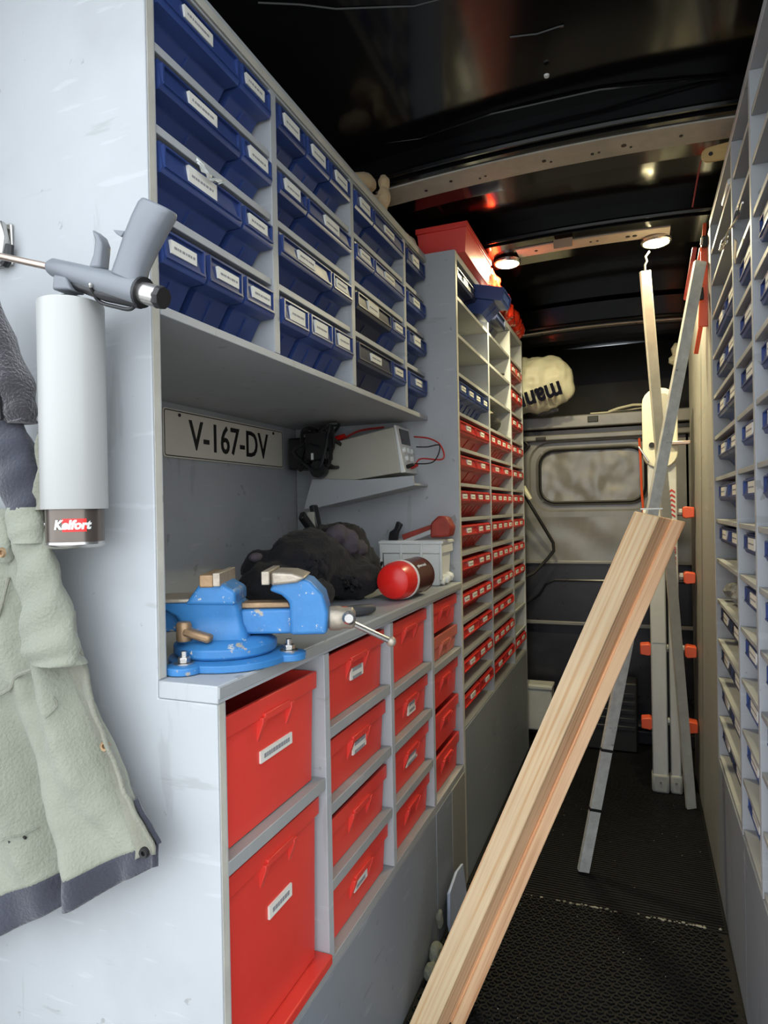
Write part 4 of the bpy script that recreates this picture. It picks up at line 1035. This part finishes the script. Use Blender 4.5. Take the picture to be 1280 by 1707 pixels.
# ================================================================= TOP OF THE RACKS
t = wt('work_gloves', 'beige cloth glove draped on top of the upper rack', 'glove')
blob('glove', [(at(612, 300, Y=1.50)+V((-.02, 0, -.01)), .034, (1.2, 1, .8)), (at(640, 305, Y=1.50), .013, (1, 1, 1.8)), (at(640, 330, Y=1.50), .016, (1, 1, 1.8)),
               (V((-.600, 1.50, 1.795)), .030, (1.2, 1.4, .8)), (V((-.600, 1.60, 1.790)), .024, (1, 1.8, .8)), (V((-.590, 1.68, 1.787)), .018, (1.1, 1.8, .9))], BEIG, t, .004, .004, 34, 2)
t = wt('dust_sheet', 'pale cream cloth bunched on rack top beside the red crate', 'cloth')
blob('cloth', [(V((-.595, 1.73, 1.790)), .022, (1.2, 1.6, .9)), (V((-.60, 1.66, 1.789)), .018, (1.3, 1.5, .9))], BAGM, t, .004, .004, 50, 2)
t = wt('large_red_crate', 'big red crate standing on top of the tall rack corner', 'crate')
x0, x1, y0, y1, z0, z1 = -.585, -.440, 1.800, 2.12, 1.7725, 1.855
def ringc(i, z, e=0): return [V((x0+i-e, y0+i-e, z)), V((x1-i+e, y0+i-e, z)), V((x1-i+e, y1-i+e, z)), V((x0+i-e, y1-i+e, z))]
MB().loops([ringc(.006, z0), ringc(.0, z1-.016), ringc(0, z1-.015, .004), ringc(0, z1, .004), ringc(.004, z1), ringc(.010, z0+.005)]).build('body', REDF, t, .001)
t = wt('cardboard_sheet', 'brown corrugated cardboard piece inside the big red crate', 'cardboard')
MB().prism([(0, 0), (.003, .0), (.115, .092), (.0, .070)], (0, .20, .0), (-.570, 1.84, 1.780)).build('sheet', CARB, t, .001)
t = wt('red_plastic_bags', 'crumpled shiny red plastic bags along top of the tall rack', 'plastic bag')
blob('film', [(V((-.484, 2.20+.07*k, 1.818+.010*math.sin(k*2))), .047-.0012*k, (1.0, 1.3, 1.0)) for k in range(10)], TRED, t, .006, .011, 24, 2)
# ---- cream bag with upside-down letters above the partition
t = wt('cream_bag', 'stuffed cream bag with upside-down black letters on the partition', 'bag')
blob('bag', [(V((-.37, 2.98, 1.600)), .105, (1.05, .7, 1.12)), (V((-.47, 2.99, 1.60)), .11, (1, .7, 1.12)), (V((-.31, 2.98, 1.575)), .06, (.9, .8, 1.2)), (V((-.42, 2.975, 1.625)), .10, (1.1, .7, .95)), (V((-.42, 2.98, 1.54)), .09, (1.4, .8, .8)), (V((-.50, 2.98, 1.54)), .08, (1.2, .8, .9))], BAGM, t, .008, .010, 11, 4)
lettering('lettering', 'mann', .118, mat('navy_print', (.004, .005, .014), .9, spec=.1), V((-.40, 2.885, 1.525)), (-math.cos(.26), 0, -math.sin(.26)), (math.sin(.26), .0, -math.cos(.26)), t, bold=.003, sx=.8, ext=.004)
t = wt('navy_cloth', 'navy and white rag sticking out below the cream bag', 'cloth')
blob('rag', [(V((-.40, 2.99, 1.475)), .022, (2.2, 1, .7)), (V((-.36, 2.99, 1.478)), .018, (1.8, 1, .8))], NAVY, t, .005, .004, 50, 2)
t = wt('hanging_yellow_rag', 'small yellowish rag hanging high beside the partition opening', 'cloth')
blob('rag', [(V((.155, 3.06, 1.71)), .020, (.9, .8, 1.4)), (V((.150, 3.06, 1.665)), .024, (1.0, .8, .9))], BAGM, t, .004, .004, 50, 2)
MB().tube([V((.15, 3.06, 1.66)), V((.16, 3.06, 1.55)), V((.15, 3.07, 1.47))], .004, 6).build('cord', BLKP, t)

# ================================================================= LAMPS
def lamp(x, y, label):
    z = cz(x, 1.885)-.001
    r = thing('roof_lamp', label, 'lamp', (x, y, z-.012), 0, 'round roof lamps')
    MB().lathe([(.045, .0118), (.045, .004), (.040, 0), (.037, .002)], n=28).build('bezel', STEEL, r)
    MB().lathe([(0, -.005), (.026, -.004), (.0375, .0015), (.0375, .004)], n=28).build('lens', LAMP, r)
    L = bpy.data.lights.new('lamp_light', 'AREA'); L.shape = 'DISK'; L.size = .05; L.energy = 6.5; L.color = (1.0, .88, .54)
    o = bpy.data.objects.new('lamp_light', L); C.objects.link(o); o.parent = r; o.location = (0, 0, -.008)
lamp(-.402, 2.215, 'lit round roof lamp on the left, above the tall rack')
lamp(.062, 2.225, 'lit round roof lamp on the right, above the hanging steel strip')
t = wt('paper_tag', 'small tan paper tag stuck on the middle roof rib', 'tag')
MB().box(-.237, -.180, 2.105, 2.108, cz(-.2, 1.885)-.030, cz(-.2, 1.885)-.002).build('tag', CARB, t)
MB().box(-.237, -.180, 2.108, 2.16, cz(-.2, 1.885)-.0075, cz(-.2, 1.885)-.0055).build('fold', CARB, t)

# ================================================================= RIGHT SIDE LOOSE THINGS
t = wt('wooden_paddle', 'yellow wooden stick with a hole poking out of the right rack', 'stick')
a = at(1182, 257, Y=1.62); b = at(1236, 248, Y=1.62)
pd = []
for k in range(9): an = PI/2+PI*k/8; pd.append((a.x-0+.016*math.cos(an), a.z+.016*math.sin(an)))
pd += [(a.x+.30, a.z-.022+.004), (a.x+.30, a.z+.022+.02)]
MB().prism(pd, (0, .007, 0), (0, 1.62, 0)).build('stick', WOODY, t, .001)
MB().lathe([(.0045, 0), (.0045, .001)], (a.x+.003, 1.6188, a.z), 'y', 12).build('hole', INKB, t)
MB().tube([at(1168, 268, Y=1.62), at(1160, 310, Y=1.63), at(1154, 345, Y=1.64)], .0018, 6).build('cord', DRED, t)
t = wt('plastic_lid', 'white plastic lid end sticking out of the right rack, upper row', 'lid')
a = at(1216, 308, Y=1.60)
MB().box(a.x-.006, a.x+.24, 1.585, 1.70, a.z-.006, a.z+.009).build('packet', WHT, t, .005, segs=3)  # thin white slab meant as a plastic lid
t = wt('cardboard_tag', 'tan cardboard tag hanging from a shelf edge of the right rack', 'tag')
a = at(1225, 417, X=XR-.006)
MB().prism([(-.022, .008), (.005, .024), (.024, -.006), (.002, -.026)], (.0015, 0, 0), a, (0, 1, 0), (0, 0, 1)).build('tag', CARB, t)
t = wt('wire_tangle', 'tangle of silver wire spilling out of the right rack', 'wire')
rr = random.Random(12)
for k in range(4):
    MB().tube(spline([at(1236-7*i+rr.uniform(-4, 4), 345+14*i+rr.uniform(-8, 8), X=XR-.006+.012*rr.random()) for i in range(6)]), .0022, 6).build('wire', STEEL if k else PAPB, t)
t = wt('folded_frame', 'orange red folded plastic frame leaning in corner behind the right rack', 'frame')
def op(x, y, d=0): return at(x, y, Y=2.02+d)  # loose orange bars built as a plain folded frame
MB().bar(op(1172, 412), op(1146, 545, .12), .018, .010, (1, 0, 0)).build('frame_side', ORG, t, .003)
MB().bar(op(1177, 398), op(1172, 545, .02), .026, .010, (1, 0, 0)).build('frame_side', ORG, t, .003)
MB().bar(op(1175, 372), op(1171, 420), .010, .008, (1, 0, 0)).build('frame_tip', ORG, t, .002)
MB().bar(op(1172, 520, .05), op(1160, 590, .10), .012, .008, (1, 0, 0)).build('frame_foot', ORG, t, .002)
MB().bar(op(1158, 412, -.02), op(1143, 500, .05), .012, .012, (1, 0, 0)).build('dark_red_side', mat('deep_red_film', (.45, .04, .03), .3), t, .002)
MB().bar(op(1175, 394, -.01), op(1174, 412, -.01), .016, .016, (1, 0, 0)).build('black_clip', BLKP, t, .002)
MB().bar(op(1168, 480, -.01), op(1169, 500, -.01), .012, .014, (1, 0, 0)).build('black_clip', BLKP, t, .002)
MB().bar(op(1170, 396, -.02), op(1169, 408, -.02), .006, .008, (1, 0, 0)).build('cream_pin', BAGM, t, .001)
# papers on the floor by the bench cabinet
t = wt('blue_white_paper', 'pale bluish paper bag leaning by the bench cabinet behind the timber', 'paper')
P = [at(748, 1479, X=-.43), at(787, 1450, X=-.43), at(790, 1540, X=-.43), at(755, 1537, X=-.43)]
MB().prism([(1.53, .112), (1.60, .128), (1.66, .118), (1.70, .004), (1.54, .004), (1.525, .04)], (.008, 0, .004), (-.452, 0, 0), (0, 1, 0), (0, 0, 1)).build('bag', PAPB, t, .003)
t = wt('floor_rag', 'grey green rag crumpled against the foot of the bench cabinet', 'cloth')
blob('rag', [(V((-.450, 1.43, .03)), .020, (.7, 1.3, 1.3)), (V((-.453, 1.47, .085)), .010, (.8, 1.2, 2.2)), (V((-.448, 1.38, .022)), .016, (.8, 1.4, 1.0))], RAG, t, .004, .004, 50, 2)

for t in ALL_W: rebase(t)
